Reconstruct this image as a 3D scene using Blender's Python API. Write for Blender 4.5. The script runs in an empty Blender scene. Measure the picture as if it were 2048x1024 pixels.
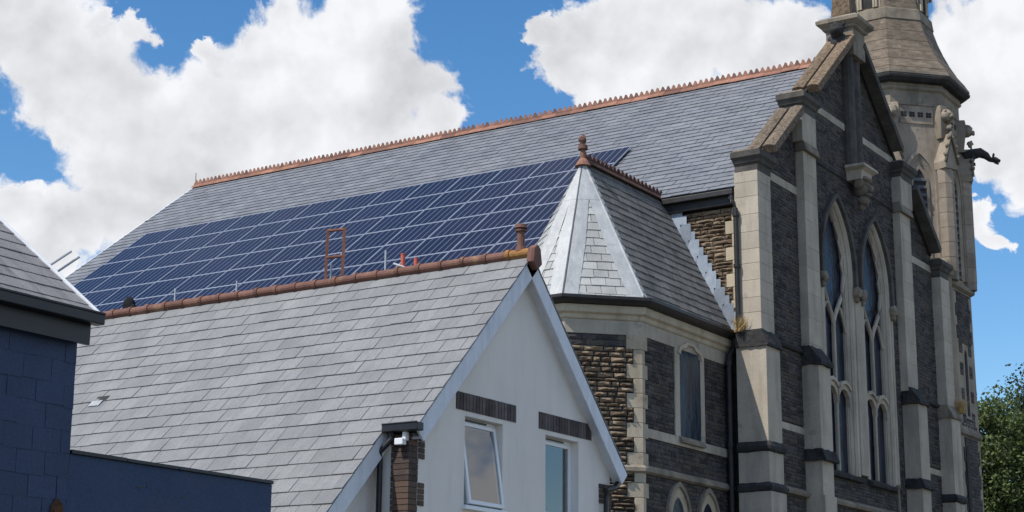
import bpy, math, random
import numpy as np
from mathutils import Vector, Matrix

random.seed(7); RNG = np.random.default_rng(7)
SC = bpy.context.scene
COL = SC.collection

# ------------------------------------------------------------------ camera
YAW, PITCH, ROLL, FPX = 0.996245819, 0.244312109, 0.008248011, 3443.2
CAM = np.array([0.0, 0.0, 1.6])
FW = np.array([math.cos(PITCH)*math.sin(YAW), math.cos(PITCH)*math.cos(YAW), math.sin(PITCH)])
_r = np.array([math.cos(YAW), -math.sin(YAW), 0.0]); _u = np.cross(_r, FW)
RT = math.cos(ROLL)*_r + math.sin(ROLL)*_u
UP = -math.sin(ROLL)*_r + math.cos(ROLL)*_u
cd = bpy.data.cameras.new('camera'); cam = bpy.data.objects.new('camera', cd); COL.objects.link(cam)
cd.sensor_fit = 'HORIZONTAL'; cd.sensor_width = 36.0; cd.lens = FPX/2048*36.0
cd.clip_start = 0.1; cd.clip_end = 3000
cam.matrix_world = Matrix(((RT[0], UP[0], -FW[0], CAM[0]), (RT[1], UP[1], -FW[1], CAM[1]), (RT[2], UP[2], -FW[2], CAM[2]), (0, 0, 0, 1)))
SC.camera = cam
SC.render.resolution_x = 1024; SC.render.resolution_y = 512
SC.view_settings.view_transform = 'Standard'; SC.view_settings.look = 'None'
SC.view_settings.exposure = 0.0; SC.view_settings.gamma = 1.0

def ray(x, y):
    d = FW*FPX + RT*(x-1024) + UP*(512-y); return d/np.linalg.norm(d)
def proj(p):
    d = np.asarray(p, float)-CAM; k = d@FW
    return np.array([1024+FPX*(d@RT)/k, 512-FPX*(d@UP)/k])

# ------------------------------------------------------------------ sky with cumulus, and the sun
SUN_E, SUN_A = math.radians(54), math.radians(23)
SUND = Vector((-math.cos(SUN_E)*math.cos(SUN_A), math.cos(SUN_E)*math.sin(SUN_A), math.sin(SUN_E)))
W = bpy.data.worlds.new('World'); SC.world = W; W.use_nodes = True
nt = W.node_tree; nt.nodes.clear()
def N(tree, typ, **kw):
    n = tree.nodes.new(typ)
    for k, v in kw.items(): setattr(n, k, v)
    return n
def mth(tree, op, a, b=None, c=None, clamp=False):
    n = tree.nodes.new('ShaderNodeMath'); n.operation = op; n.use_clamp = clamp
    for i, v in enumerate((a, b, c)):
        if v is None: continue
        if isinstance(v, (int, float)): n.inputs[i].default_value = v
        else: tree.links.new(v, n.inputs[i])
    return n.outputs[0]
tc = N(nt, 'ShaderNodeTexCoord')
nrm = N(nt, 'ShaderNodeVectorMath', operation='NORMALIZE'); nt.links.new(tc.outputs['Generated'], nrm.inputs[0])
D0 = nrm.outputs[0]
# ragged outlines: the direction is stirred by two sizes of noise before the cloud masses are looked up
def stir(vec, scale, detail, amp, rough=0.6):
    n = N(nt, 'ShaderNodeTexNoise'); n.inputs['Scale'].default_value = scale; n.inputs['Detail'].default_value = detail; n.inputs['Roughness'].default_value = rough
    nt.links.new(vec, n.inputs['Vector'])
    s_ = N(nt, 'ShaderNodeVectorMath', operation='SUBTRACT'); nt.links.new(n.outputs['Color'], s_.inputs[0]); s_.inputs[1].default_value = (.5, .5, .5)
    m_ = N(nt, 'ShaderNodeVectorMath', operation='MULTIPLY_ADD'); nt.links.new(s_.outputs[0], m_.inputs[0]); m_.inputs[1].default_value = (amp, amp, amp); nt.links.new(vec, m_.inputs[2])
    return m_.outputs[0]
_st = N(nt, 'ShaderNodeVectorMath', operation='NORMALIZE'); nt.links.new(stir(stir(D0, 12, 3, .05), 50, 9, .034, .62), _st.inputs[0])
D = _st.outputs[0]
sky = N(nt, 'ShaderNodeTexSky', sky_type='NISHITA', sun_disc=False)
sky.sun_elevation = SUN_E; sky.sun_rotation = math.atan2(SUND.x, SUND.y)
sky.altitude = 50; sky.air_density = 1.0; sky.dust_density = 0.35; sky.ozone_density = 2.2
BLOBS = [(30,20,120),(95,110,110),(180,190,115),(120,215,70),(280,215,85),(250,290,110),(350,300,120),(262,75,40),(190,60,30),(455,240,120),(430,120,26),(560,95,80),
 (530,150,95),(650,120,110),(740,95,120),(805,70,70),(850,150,75),(890,225,60),(720,220,150),(560,250,130),(430,370,120),(600,330,150),(330,370,80),(780,300,120),
 (30,440,70),(120,470,85),(215,420,62),(300,470,90),(70,540,90),(55,395,30),
 (1090,75,42),(1180,60,70),(1120,140,62),(1250,90,110),(1370,90,120),(1480,80,120),(1580,70,95),(1640,80,60),(1180,190,70),(1320,160,110),
 (1915,75,75),(1985,70,75),(2040,60,60),(1950,180,90),(2010,230,110),(1965,300,75),(2060,330,90),(1950,455,42),(1990,492,30),(1945,745,20)]
fld = None
for (bx, by, br) in BLOBS:
    d = ray(bx, by); k = 1.0/(1-math.cos(br*1.12/FPX))
    dp = N(nt, 'ShaderNodeVectorMath', operation='DOT_PRODUCT'); nt.links.new(D, dp.inputs[0]); dp.inputs[1].default_value = tuple(d)
    v = mth(nt, 'MULTIPLY_ADD', dp.outputs['Value'], k, 1.0-k)
    v = mth(nt, 'MAXIMUM', v, -1.5)
    fld = v if fld is None else mth(nt, 'SMOOTH_MAX', fld, v, 0.35)
def wnoise(scale, detail, rough, off=(0, 0, 0), dist=0.0):
    ad = N(nt, 'ShaderNodeVectorMath', operation='ADD'); nt.links.new(D0, ad.inputs[0]); ad.inputs[1].default_value = off
    n = N(nt, 'ShaderNodeTexNoise'); n.inputs['Scale'].default_value = scale; n.inputs['Detail'].default_value = detail
    n.inputs['Roughness'].default_value = rough; n.inputs['Distortion'].default_value = dist
    nt.links.new(ad.outputs[0], n.inputs['Vector']); return n.outputs['Fac']
# the same kind of broken cumulus goes on all round the sky
vc = ray(1024, 300)
dpc = N(nt, 'ShaderNodeVectorMath', operation='DOT_PRODUCT'); nt.links.new(D, dpc.inputs[0]); dpc.inputs[1].default_value = tuple(vc)
away = N(nt, 'ShaderNodeMapRange'); nt.links.new(dpc.outputs['Value'], away.inputs[0])
away.inputs[1].default_value = 0.94; away.inputs[2].default_value = 0.90; away.inputs[3].default_value = -1.5; away.inputs[4].default_value = 0.0
gen = mth(nt, 'MULTIPLY_ADD', wnoise(2.6, 3, 0.5, (3.1, 1.7, 5.2)), 5.0, -2.55)
gen = mth(nt, 'ADD', gen, away.outputs[0])
fld = mth(nt, 'MAXIMUM', fld, gen)
n1 = wnoise(20, 10, 0.58)
n2 = wnoise(20, 5, 0.5, tuple(SUND*0.012)); n3 = wnoise(20, 5, 0.5)
edge = mth(nt, 'MULTIPLY_ADD', n1, 1.7, -0.85)
dens = mth(nt, 'ADD', fld, edge)
mask = N(nt, 'ShaderNodeMapRange', interpolation_type='SMOOTHSTEP'); nt.links.new(dens, mask.inputs[0])
mask.inputs[1].default_value = -0.06; mask.inputs[2].default_value = 0.42
relief = mth(nt, 'MULTIPLY', mth(nt, 'SUBTRACT', n3, n2), 0.9)
deep = N(nt, 'ShaderNodeMapRange'); nt.links.new(dens, deep.inputs[0])
deep.inputs[1].default_value = 0.1; deep.inputs[2].default_value = 1.5; deep.inputs[3].default_value = 0.98; deep.inputs[4].default_value = 0.80
big = mth(nt, 'MULTIPLY_ADD', wnoise(8, 3, 0.5, (0.4, 0.2, 0.9)), 0.6, -0.28)
lum = mth(nt, 'ADD', mth(nt, 'ADD', deep.outputs[0], relief), big)
lum = mth(nt, 'MINIMUM', mth(nt, 'MAXIMUM', lum, 0.56), 1.02)
SKYK = 0.135
cc = N(nt, 'ShaderNodeCombineColor')
for i, k in enumerate((0.985, 0.995, 1.03)):
    nt.links.new(mth(nt, 'MULTIPLY', lum, k*0.93/SKYK), cc.inputs[i])
hs = N(nt, 'ShaderNodeHueSaturation'); hs.inputs['Saturation'].default_value = 1.30; hs.inputs['Value'].default_value = 1.12
nt.links.new(sky.outputs[0], hs.inputs['Color'])
mx = N(nt, 'ShaderNodeMix', data_type='RGBA')
nt.links.new(mask.outputs[0], mx.inputs[0]); nt.links.new(hs.outputs[0], mx.inputs[6]); nt.links.new(cc.outputs[0], mx.inputs[7])
bg = N(nt, 'ShaderNodeBackground'); bg.inputs['Strength'].default_value = SKYK
nt.links.new(mx.outputs[2], bg.inputs['Color'])
wo = N(nt, 'ShaderNodeOutputWorld'); nt.links.new(bg.outputs[0], wo.inputs['Surface'])

sd = bpy.data.lights.new('sun', 'SUN'); sd.energy = 4.0; sd.angle = math.radians(0.53); sd.color = (1.0, 0.945, 0.87)
sun = bpy.data.objects.new('sun', sd); COL.objects.link(sun); sun.location = (-30, 10, 60)
sun.rotation_euler = SUND.to_track_quat('Z', 'Y').to_euler()

# ------------------------------------------------------------------ materials
MATS = {}
def ramp(t, fac, stops):
    r = t.nodes.new('ShaderNodeValToRGB'); t.links.new(fac, r.inputs[0])
    e = r.color_ramp.elements
    while len(e) > len(stops): e.remove(e[-1])
    while len(e) < len(stops): e.new(1.0)
    for i, (p, c) in enumerate(stops):
        e[i].position = p; e[i].color = (*c, 1) if len(c) == 3 else c
    return r.outputs[0]
def noise(t, vec, scale, detail=4, rough=0.55, dist=0.0):
    n = t.nodes.new('ShaderNodeTexNoise'); n.inputs['Scale'].default_value = scale; n.inputs['Detail'].default_value = detail
    n.inputs['Roughness'].default_value = rough; n.inputs['Distortion'].default_value = dist
    if vec is not None: t.links.new(vec, n.inputs['Vector'])
    return n.outputs['Fac']
def mixc(t, fac, a, b, blend='MIX'):
    m = t.nodes.new('ShaderNodeMix'); m.data_type = 'RGBA'; m.blend_type = blend
    for i, v in ((0, fac), (6, a), (7, b)):
        if isinstance(v, (int, float)): m.inputs[i].default_value = v
        elif isinstance(v, tuple): m.inputs[i].default_value = (*v, 1)
        else: t.links.new(v, m.inputs[i])
    return m.outputs[2]
def pmat(name, c1, c2, scale=2.0, rough=0.85, piece=0.0, bump=0.3, bscale=30.0, spots=None, sthr=(0.62, 0.7), sscale=6.0,
         stretch=None, fine=0.15, metallic=0.0, spec=0.3, streak=None, hue=None):
    """stone, slate, paint...: two-tone noise in world space, piece-to-piece variation, blotches, run-off streaks, fine bump"""
    m = bpy.data.materials.new(name); m.use_nodes = True; t = m.node_tree; b = t.nodes['Principled BSDF']
    g = t.nodes.new('ShaderNodeNewGeometry'); pos = g.outputs['Position']
    vec = pos
    if stretch:
        mp = t.nodes.new('ShaderNodeMapping'); mp.inputs['Scale'].default_value = stretch; t.links.new(pos, mp.inputs[0]); vec = mp.outputs[0]
    f = noise(t, vec, scale, 6, 0.6)
    col = ramp(t, f, [(0.3, c1), (0.7, c2)])
    if fine:
        f2 = noise(t, pos, 40, 3, 0.7)
        col = mixc(t, fine, col, ramp(t, f2, [(0.3, (0, 0, 0)), (0.7, (1, 1, 1))]), 'OVERLAY')
    if piece:
        oi = t.nodes.new('ShaderNodeObjectInfo')
        s = mth(t, 'FRACT', mth(t, 'ADD', mth(t, 'MULTIPLY', g.outputs['Random Per Island'], 7.31), oi.outputs['Random']))
        k = mth(t, 'MULTIPLY_ADD', s, 2*piece, 1-piece)
        cm = t.nodes.new('ShaderNodeCombineColor')
        for i in range(3): t.links.new(k, cm.inputs[i])
        col = mixc(t, 1.0, col, cm.outputs[0], 'MULTIPLY')
        if hue:
            s2 = mth(t, 'FRACT', mth(t, 'MULTIPLY', s, 5.77))
            col = mixc(t, mth(t, 'MULTIPLY', mth(t, 'GREATER_THAN', s2, 0.7), 0.75), col, hue)
    if streak:   # (colour, amount, scale vector)
        mp = t.nodes.new('ShaderNodeMapping'); mp.inputs['Scale'].default_value = streak[2]; t.links.new(pos, mp.inputs[0])
        sf = ramp(t, noise(t, mp.outputs[0], 1.0, 5, 0.65), [(0.48, (0, 0, 0)), (0.72, (1, 1, 1))])
        sv = t.nodes.new('ShaderNodeRGBToBW'); t.links.new(sf, sv.inputs[0])
        col = mixc(t, mth(t, 'MULTIPLY', sv.outputs[0], streak[1]), col, streak[0])
    if spots:
        sp = noise(t, pos, sscale, 5, 0.65)
        mr = t.nodes.new('ShaderNodeMapRange'); t.links.new(sp, mr.inputs[0]); mr.inputs[1].default_value = sthr[0]; mr.inputs[2].default_value = sthr[1]
        col = mixc(t, mr.outputs[0], col, spots)
    t.links.new(col, b.inputs['Base Color'])
    b.inputs['Roughness'].default_value = rough; b.inputs['Metallic'].default_value = metallic; b.inputs['Specular IOR Level'].default_value = spec
    if bump:
        bp = t.nodes.new('ShaderNodeBump'); bp.inputs['Strength'].default_value = bump; bp.inputs['Distance'].default_value = 0.02
        t.links.new(noise(t, pos, bscale, 5, 0.65), bp.inputs['Height']); t.links.new(bp.outputs[0], b.inputs['Normal'])
    MATS[name] = m; return m

pmat('house_slate', (.20, .204, .206), (.262, .265, .263), 1.6, .78, .09, .15, 25, streak=((.165, .17, .178), .6, (3.0, 14.0, 3.0)), spots=(.05, .05, .045), sthr=(.715, .745), sscale=7.0, spec=.35)
pmat('church_slate', (.155, .165, .185), (.205, .213, .228), .9, .55, .12, .15, 25, streak=((.27, .28, .285), .4, (.9, 2.5, .9)), spec=.5)
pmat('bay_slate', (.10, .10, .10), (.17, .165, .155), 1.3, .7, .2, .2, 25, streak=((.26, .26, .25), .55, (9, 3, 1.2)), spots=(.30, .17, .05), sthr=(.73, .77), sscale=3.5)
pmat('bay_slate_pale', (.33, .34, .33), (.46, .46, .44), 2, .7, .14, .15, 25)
pmat('dark_slate', (.21, .20, .20), (.27, .258, .255), 1.5, .65, .10, .12, 20, streak=((.06, .06, .06), .5, (10, 2, 2)))
pmat('roof_deck', (.03, .03, .03), (.05, .05, .05), 3, .9, 0, 0)
pmat('lead', (.33, .345, .35), (.47, .485, .485), 2.2, .5, .05, .12, 18, streak=((.58, .58, .56), .6, (7, 7, 1.0)), metallic=.0, spec=.5)
pmat('lead_blue', (.26, .31, .37), (.42, .47, .54), 3, .42, .22, .12, 18, metallic=.25, spec=.5)
pmat('lead_dark', (.06, .065, .07), (.12, .125, .13), 3, .5, 0, .1)
pmat('terracotta', (.24, .115, .078), (.36, .19, .135), 4, .85, .2, .3, 30, spots=(.40, .22, .07), sthr=(.64, .74), sscale=2.2, hue=(.14, .075, .06))
pmat('ridge_red', (.13, .062, .045), (.21, .105, .078), 3, .75, .16, .2, 30, spots=(.28, .16, .10), sthr=(.58, .68), sscale=2.5)
pmat('lichen_tile', (.24, .11, .045), (.36, .19, .06), 8, .9, 0, .3)
pmat('crest_dark', (.05, .03, .028), (.14, .065, .045), 5, .85, .2, .3, 30)
pmat('tower_stone', (.25, .205, .155), (.38, .32, .25), 1.4, .9, .12, .3, 40, streak=((.13, .11, .09), .6, (2, 2, .35)), spots=(.17, .145, .115), sthr=(.58, .74), sscale=2.4)
pmat('ashlar', (.40, .345, .27), (.51, .45, .36), 1.3, .88, .08, .2, 45, streak=((.20, .18, .15), .6, (2.2, 2.2, .35)), spots=(.28, .25, .20), sthr=(.60, .75), sscale=3.0)
pmat('ashlar_warm', (.44, .37, .265), (.55, .475, .355), 1.6, .88, .10, .2, 45, streak=((.26, .20, .13), .5, (2.5, 2.5, .5)), spots=(.22, .125, .07), sthr=(.60, .74), sscale=2.0)
pmat('ashlar_dirty', (.20, .17, .13), (.33, .28, .215), 1.5, .9, .12, .3, 35, streak=((.10, .088, .07), .75, (1.6, 1.6, .3)), spots=(.13, .115, .095), sthr=(.52, .72), sscale=2.0)
pmat('spire_stone', (.10, .080, .060), (.25, .20, .148), 2.6, .92, .05, 1.0, 9, stretch=(1, 1, 2.5), spots=(.34, .30, .22), sthr=(.60, .72), sscale=2.6)
pmat('sooty_shade_stone', (.055, .052, .048), (.125, .115, .10), 2.5, .9, .08, .4, 25)  # sooty mouldings; on the right copings the dark tone is painted shade
pmat('black_stone', (.022, .022, .024), (.06, .058, .055), 3, .9, 0, .4, 25)
pmat('coping', (.07, .055, .043), (.27, .21, .15), 11, .95, .12, 1.0, 24, spots=(.42, .33, .2), sthr=(.60, .70), sscale=13)
pmat('coping_lichen', (.075, .056, .042), (.29, .21, .135), 10, .95, .12, 1.0, 24, spots=(.40, .22, .07), sthr=(.62, .72), sscale=7)
pmat('pennant', (.046, .041, .040), (.092, .082, .078), 2.2, .85, .38, .6, 28, hue=(.10, .085, .065))
pmat('rubble', (.16, .12, .085), (.33, .255, .175), 2.6, .9, .3, .8, 22, hue=(.12, .085, .06))
pmat('mortar', (.06, .056, .052), (.10, .092, .085), 8, .95, 0, .5, 60)
pmat('mortar_dark', (.03, .027, .025), (.05, .046, .042), 8, .95, 0, .5, 60)
pmat('render', (.80, .745, .675), (.86, .81, .74), .8, .92, 0, .35, 90, fine=.08, streak=((.58, .56, .53), .28, (4, 4, .5)), spots=(.70, .66, .58), sthr=(.66, .85), sscale=.9)
pmat('white_paint', (.66, .69, .74), (.78, .80, .83), 3, .55, 0, .08, 20, streak=((.42, .43, .44), .35, (9, 9, 1)))
pmat('upvc', (.80, .81, .82), (.85, .86, .86), 3, .3, 0, 0, fine=.03, spec=.5)
pmat('black_plastic', (.008, .009, .012), (.018, .02, .026), 4, .42, 0, .05, spec=.5)
pmat('black_iron', (.010, .010, .012), (.03, .027, .025), 5, .5, 0, .2, 30, spec=.5)
pmat('soldier_brick', (.075, .064, .062), (.15, .125, .118), 6, .85, .36, .4, 50)
pmat('quoin_brick', (.055, .042, .038), (.11, .08, .066), 5, .88, .25, .4, 50, hue=(.14, .095, .07))
pmat('navy_slate', (.026, .045, .098), (.034, .058, .12), 2.2, .6, .07, .2, 25, fine=.2, spec=.35)
pmat('navy_render', (.034, .060, .118), (.044, .072, .135), 1.0, .7, 0, .35, 60, fine=.15, streak=((.10, .085, .10), .25, (1.5, 1.5, 3)))
pmat('navy_trim', (.004, .006, .012), (.008, .011, .02), 3, .4, 0, 0, spec=.5)
pmat('rust', (.05, .028, .018), (.13, .065, .03), 14, .95, 0, .6, 60)
pmat('frame_metal', (.50, .53, .60), (.56, .59, .66), 3, .35, 0, 0, fine=0, metallic=.5, spec=.5)
pmat('galvanised', (.42, .43, .44), (.58, .59, .60), 6, .4, .05, .05, metallic=.4, spec=.5)
pmat('timber_red', (.15, .065, .045), (.25, .115, .08), 8, .85, .2, .3, 40)
pmat('orange_plastic', (.55, .11, .06), (.62, .15, .09), 5, .5, 0, 0)
pmat('board', (.30, .22, .13), (.42, .32, .2), 3, .9, .1, .2)
pmat('black_cloth', (.006, .006, .008), (.014, .014, .018), 8, .9, 0, .3)
pmat('interior', (.03, .03, .032), (.05, .05, .05), 2, .9, 0, 0)
pmat('asphalt', (.085, .08, .073), (.12, .113, .10), 1.2, .92, 0, .5, 80)
pmat('bark', (.06, .045, .032), (.13, .10, .075), 6, .95, 0, .8, 18)
pmat('dry_grass', (.42, .28, .11), (.55, .40, .18), 10, .9, .25, 0)

def glass_mat(name, base, rough=.06, alpha=None, var=0.0, leads=None):
    m = bpy.data.materials.new(name); m.use_nodes = True; t = m.node_tree; b = t.nodes['Principled BSDF']
    g = t.nodes.new('ShaderNodeNewGeometry'); pos = g.outputs['Position']
    col = base
    if var:
        mp = t.nodes.new('ShaderNodeMapping'); mp.inputs['Scale'].default_value = (6, 6, 1.2); t.links.new(pos, mp.inputs[0])
        col = ramp(t, noise(t, mp.outputs[0], 1.0, 4), [(.35, tuple(c*.35 for c in base)), (.7, tuple(min(1, c*var) for c in base))])
        t.links.new(col, b.inputs['Base Color'])
        bp = t.nodes.new('ShaderNodeBump'); bp.inputs['Strength'].default_value = .25; bp.inputs['Distance'].default_value = .02
        vo = t.nodes.new('ShaderNodeTexVoronoi'); vo.inputs['Scale'].default_value = 7; t.links.new(pos, vo.inputs['Vector'])
        t.links.new(vo.outputs['Distance'], bp.inputs['Height']); t.links.new(bp.outputs[0], b.inputs['Normal'])
    else: b.inputs['Base Color'].default_value = (*base, 1)
    b.inputs['Roughness'].default_value = rough; b.inputs['IOR'].default_value = 1.45; b.inputs['Specular IOR Level'].default_value = .2
    if alpha is not None:
        out = t.nodes['Material Output']; tr = t.nodes.new('ShaderNodeBsdfTransparent'); tr.inputs[0].default_value = (.95, .97, .98, 1)
        gl = t.nodes.new('ShaderNodeBsdfGlossy'); gl.inputs['Roughness'].default_value = .02; gl.inputs[0].default_value = (1, 1, 1, 1)
        fr = t.nodes.new('ShaderNodeFresnel'); fr.inputs['IOR'].default_value = 2.3
        mxs = t.nodes.new('ShaderNodeMixShader'); t.links.new(fr.outputs[0], mxs.inputs[0]); t.links.new(tr.outputs[0], mxs.inputs[1]); t.links.new(gl.outputs[0], mxs.inputs[2])
        t.links.new(mxs.outputs[0], out.inputs['Surface'])
    MATS[name] = m
glass_mat('leaded_glass', (.010, .013, .024), .22, var=2.6)
glass_mat('bay_glass', (.020, .034, .052), .2, var=1.9)
glass_mat('window_glass', (.5, .5, .5), .02, alpha=1)
# curtain cloth
m = bpy.data.materials.new('curtain'); m.use_nodes = True; b = m.node_tree.nodes['Principled BSDF']; b.inputs['Base Color'].default_value = (.86, .86, .84, 1); b.inputs['Roughness'].default_value = .9; MATS['curtain'] = m
# solar laminate: ten cell columns with pale ribbons, printed flat under the glass
m = bpy.data.materials.new('solar_cells'); m.use_nodes = True; t = m.node_tree; b = t.nodes['Principled BSDF']
tcn = t.nodes.new('ShaderNodeTexCoord'); sp = t.nodes.new('ShaderNodeSeparateXYZ'); t.links.new(tcn.outputs['Generated'], sp.inputs[0])
fu = mth(t, 'FRACT', mth(t, 'MULTIPLY', sp.outputs[0], 6.0))
ln = mth(t, 'GREATER_THAN', mth(t, 'ABSOLUTE', mth(t, 'SUBTRACT', fu, .5)), .42)
oi = t.nodes.new('ShaderNodeObjectInfo')
base = mixc(t, mth(t, 'MULTIPLY', oi.outputs['Random'], 1.0), (.006, .006, .016), (.011, .010, .023))
g = t.nodes.new('ShaderNodeNewGeometry')
base = mixc(t, mth(t, 'MULTIPLY', noise(t, g.outputs['Position'], 1.1, 3), .5), base, (.014, .015, .032))
colr = mixc(t, mth(t, 'MULTIPLY', ln, .8), base, (.13, .145, .21))
t.links.new(colr, b.inputs['Base Color']); b.inputs['Roughness'].default_value = .22; b.inputs['Specular IOR Level'].default_value = .18
MATS['solar_cells'] = m
def leaf_mat(name, c1, c2):
    m = bpy.data.materials.new(name); m.use_nodes = True; t = m.node_tree; b = t.nodes['Principled BSDF']
    g = t.nodes.new('ShaderNodeNewGeometry')
    col = ramp(t, g.outputs['Random Per Island'], [(0, c1), (1, c2)]); t.links.new(col, b.inputs['Base Color']); b.inputs['Roughness'].default_value = .6
    tl = t.nodes.new('ShaderNodeBsdfTranslucent'); t.links.new(col, tl.inputs[0])
    mxs = t.nodes.new('ShaderNodeMixShader'); mxs.inputs[0].default_value = .3
    t.links.new(b.outputs[0], mxs.inputs[1]); t.links.new(tl.outputs[0], mxs.inputs[2]); t.links.new(mxs.outputs[0], t.nodes['Material Output'].inputs['Surface'])
    MATS[name] = m
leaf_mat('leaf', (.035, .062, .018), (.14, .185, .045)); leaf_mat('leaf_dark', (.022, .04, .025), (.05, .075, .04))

# ------------------------------------------------------------------ builders
ROOTINV = {}
def thing(name, loc, label, cat, group=None):
    o = bpy.data.objects.new(name, None); COL.objects.link(o); o.location = loc; o.empty_display_size = .3
    o['label'] = label; o['category'] = cat
    if group: o['group'] = group
    ROOTINV[o.name] = Matrix.Translation(-Vector(loc)); return o
def adopt(o, parent):
    if parent is None: return
    o.parent = parent
    if parent.name in ROOTINV: o.matrix_parent_inverse = ROOTINV[parent.name]
def mesh(name, v, f, smooth=False):
    me = bpy.data.meshes.new(name); me.from_pydata([tuple(map(float, p)) for p in v], [], [tuple(q) for q in f])
    if smooth:
        me.polygons.foreach_set('use_smooth', [True]*len(me.polygons))
    me.update(); return me
def obj(name, me, mat, parent=None, M=None, label=None, kind=None):
    if mat and not me.materials: me.materials.append(MATS[mat])
    o = bpy.data.objects.new(name, me); COL.objects.link(o)
    if M is not None: o.matrix_basis = M
    adopt(o, parent)
    if label: o['label'] = label
    if kind: o['kind'] = kind
    return o
A3 = lambda *p: np.array(p, float)
def unit(v): v = np.asarray(v, float); return v/np.linalg.norm(v)
class Frame:
    def __init__(s, o, u, v): s.o = A3(*o); s.u = unit(u); s.v = unit(v); s.n = np.cross(s.u, s.v)
    def __call__(s, a, b, c=0.0): return s.o+s.u*a+s.v*b+s.n*c
class MB:
    def __init__(s): s.v = []; s.f = []
    def add(s, V, F):
        k = len(s.v); s.v += [tuple(map(float, p)) for p in V]; s.f += [tuple(i+k for i in q) for q in F]; return s
    def box(s, x0, x1, y0, y1, z0, z1):
        V = [(x, y, z) for z in (z0, z1) for y in (y0, y1) for x in (x0, x1)]
        return s.add(V, [(0, 2, 3, 1), (4, 5, 7, 6), (0, 1, 5, 4), (2, 6, 7, 3), (0, 4, 6, 2), (1, 3, 7, 5)])
    def fbox(s, F, a0, a1, b0, b1, c0, c1):
        V = [F(a, b, c) for c in (c0, c1) for b in (b0, b1) for a in (a0, a1)]
        return s.add(V, [(0, 2, 3, 1), (4, 5, 7, 6), (0, 1, 5, 4), (2, 6, 7, 3), (0, 4, 6, 2), (1, 3, 7, 5)])
    def loft(s, loops, cap=True, closed=True):
        n = len(loops[0]); V = [p for L in loops for p in L]; Fc = []
        for i in range(len(loops)-1):
            for j in range(n if closed else n-1):
                k = (j+1) % n; Fc.append((i*n+j, i*n+k, (i+1)*n+k, (i+1)*n+j))
        if cap: Fc += [tuple(range(n-1, -1, -1)), tuple(range((len(loops)-1)*n, len(loops)*n))]
        return s.add(V, Fc)
    def prism(s, F, poly, c0, c1):      # polygon in a frame, extruded along its normal
        return s.loft([[F(a, b, c0) for a, b in poly], [F(a, b, c1) for a, b in poly]])
    def tube(s, pts, r, seg=8, r1=None):
        pts = [A3(*p) for p in pts]; loops = []; n = len(pts); up = A3(.31, .17, .93)
        for i, p in enumerate(pts):
            d = unit((pts[min(i+1, n-1)]-pts[max(i-1, 0)])); a = unit(np.cross(d, up)) if abs(d@unit(up)) < .98 else unit(np.cross(d, A3(1, 0, 0))); b = np.cross(d, a)
            rr = r if r1 is None else r+(r1-r)*i/(n-1)
            if isinstance(r, (list, tuple)): rr = r[i]
            loops.append([p+rr*(math.cos(t)*a+math.sin(t)*b) for t in np.linspace(0, 2*math.pi, seg, endpoint=False)])
        return s.loft(loops)
    def ball(s, c, r, seg=10, rings=7, jit=0.0):
        r = (r, r, r) if isinstance(r, (int, float)) else r; L = []
        for i in range(1, rings):
            t = math.pi*i/rings
            L.append([A3(c[0]+r[0]*math.sin(t)*math.cos(p), c[1]+r[1]*math.sin(t)*math.sin(p), c[2]+r[2]*math.cos(t))+RNG.normal(0, 1, 3)*jit for p in np.linspace(0, 2*math.pi, seg, endpoint=False)])
        return s.loft(L)
    def build(s, name, mat, parent=None, smooth=False, bevel=0, label=None, kind=None, recalc=True):
        me = mesh(name, s.v, s.f, smooth)
        if recalc:
            import bmesh
            bm = bmesh.new(); bm.from_mesh(me); bmesh.ops.recalc_face_normals(bm, faces=bm.faces); bm.to_mesh(me); bm.free()
            if smooth: me.polygons.foreach_set('use_smooth', [True]*len(me.polygons))
        o = obj(name, me, mat, parent, label=label, kind=kind)
        if bevel:
            b = o.modifiers.new('edge', 'BEVEL'); b.width = bevel; b.segments = 2; b.limit_method = 'ANGLE'; b.angle_limit = math.radians(40)
        return o
WF = lambda y: Frame((0, y, 0), (1, 0, 0), (0, 0, 1))       # wall facing -Y: a = x, b = z, +c towards the street

# pieces: slates and stones
def proto_slate():
    V = [(0, 0, -.6), (1, 0, -.6), (1, 0, .4), (0, 0, .4), (0, 1, .5), (1, 1, .5), (1, 1, 2), (0, 1, 2)]
    return [(np.array(V, float), [(0, 1, 2, 3), (4, 7, 6, 5), (3, 2, 6, 7), (0, 4, 5, 1), (0, 3, 7, 4), (1, 5, 6, 2)])]
def proto_stones(n, bulge, rim):
    out = []
    for k in range(n):
        nu, nv = 5, 4; V = []; 
        for j in range(nv):
            for i in range(nu):
                e = (i in (0, nu-1)) or (j in (0, nv-1))
                a = i/(nu-1); b = j/(nv-1)
                if e: V.append((a+RNG.uniform(-.03, .03)*(0 < i < nu-1), b+RNG.uniform(-.07, .07)*(0 < j < nv-1 or 0 < i < nu-1), rim*RNG.uniform(.6, 1.2)))
                else: V.append((a+RNG.uniform(-.05, .05), b+RNG.uniform(-.1, .1), bulge*RNG.uniform(.55, 1.1)))
        Fc = [(j*nu+i, j*nu+i+1, (j+1)*nu+i+1, (j+1)*nu+i) for j in range(nv-1) for i in range(nu-1)]
        per = [i for i in range(nu)]+[j*nu+nu-1 for j in range(1, nv)]+[(nv-1)*nu+i for i in range(nu-2, -1, -1)]+[j*nu for j in range(nv-2, 0, -1)]
        k0 = len(V); V += [(V[i][0], V[i][1], -1.0) for i in per]; m_ = len(per)
        Fc += [(per[q], k0+q, k0+(q+1) % m_, per[(q+1) % m_]) for q in range(m_)]
        out.append((np.array(V, float), Fc))
    return out
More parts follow.
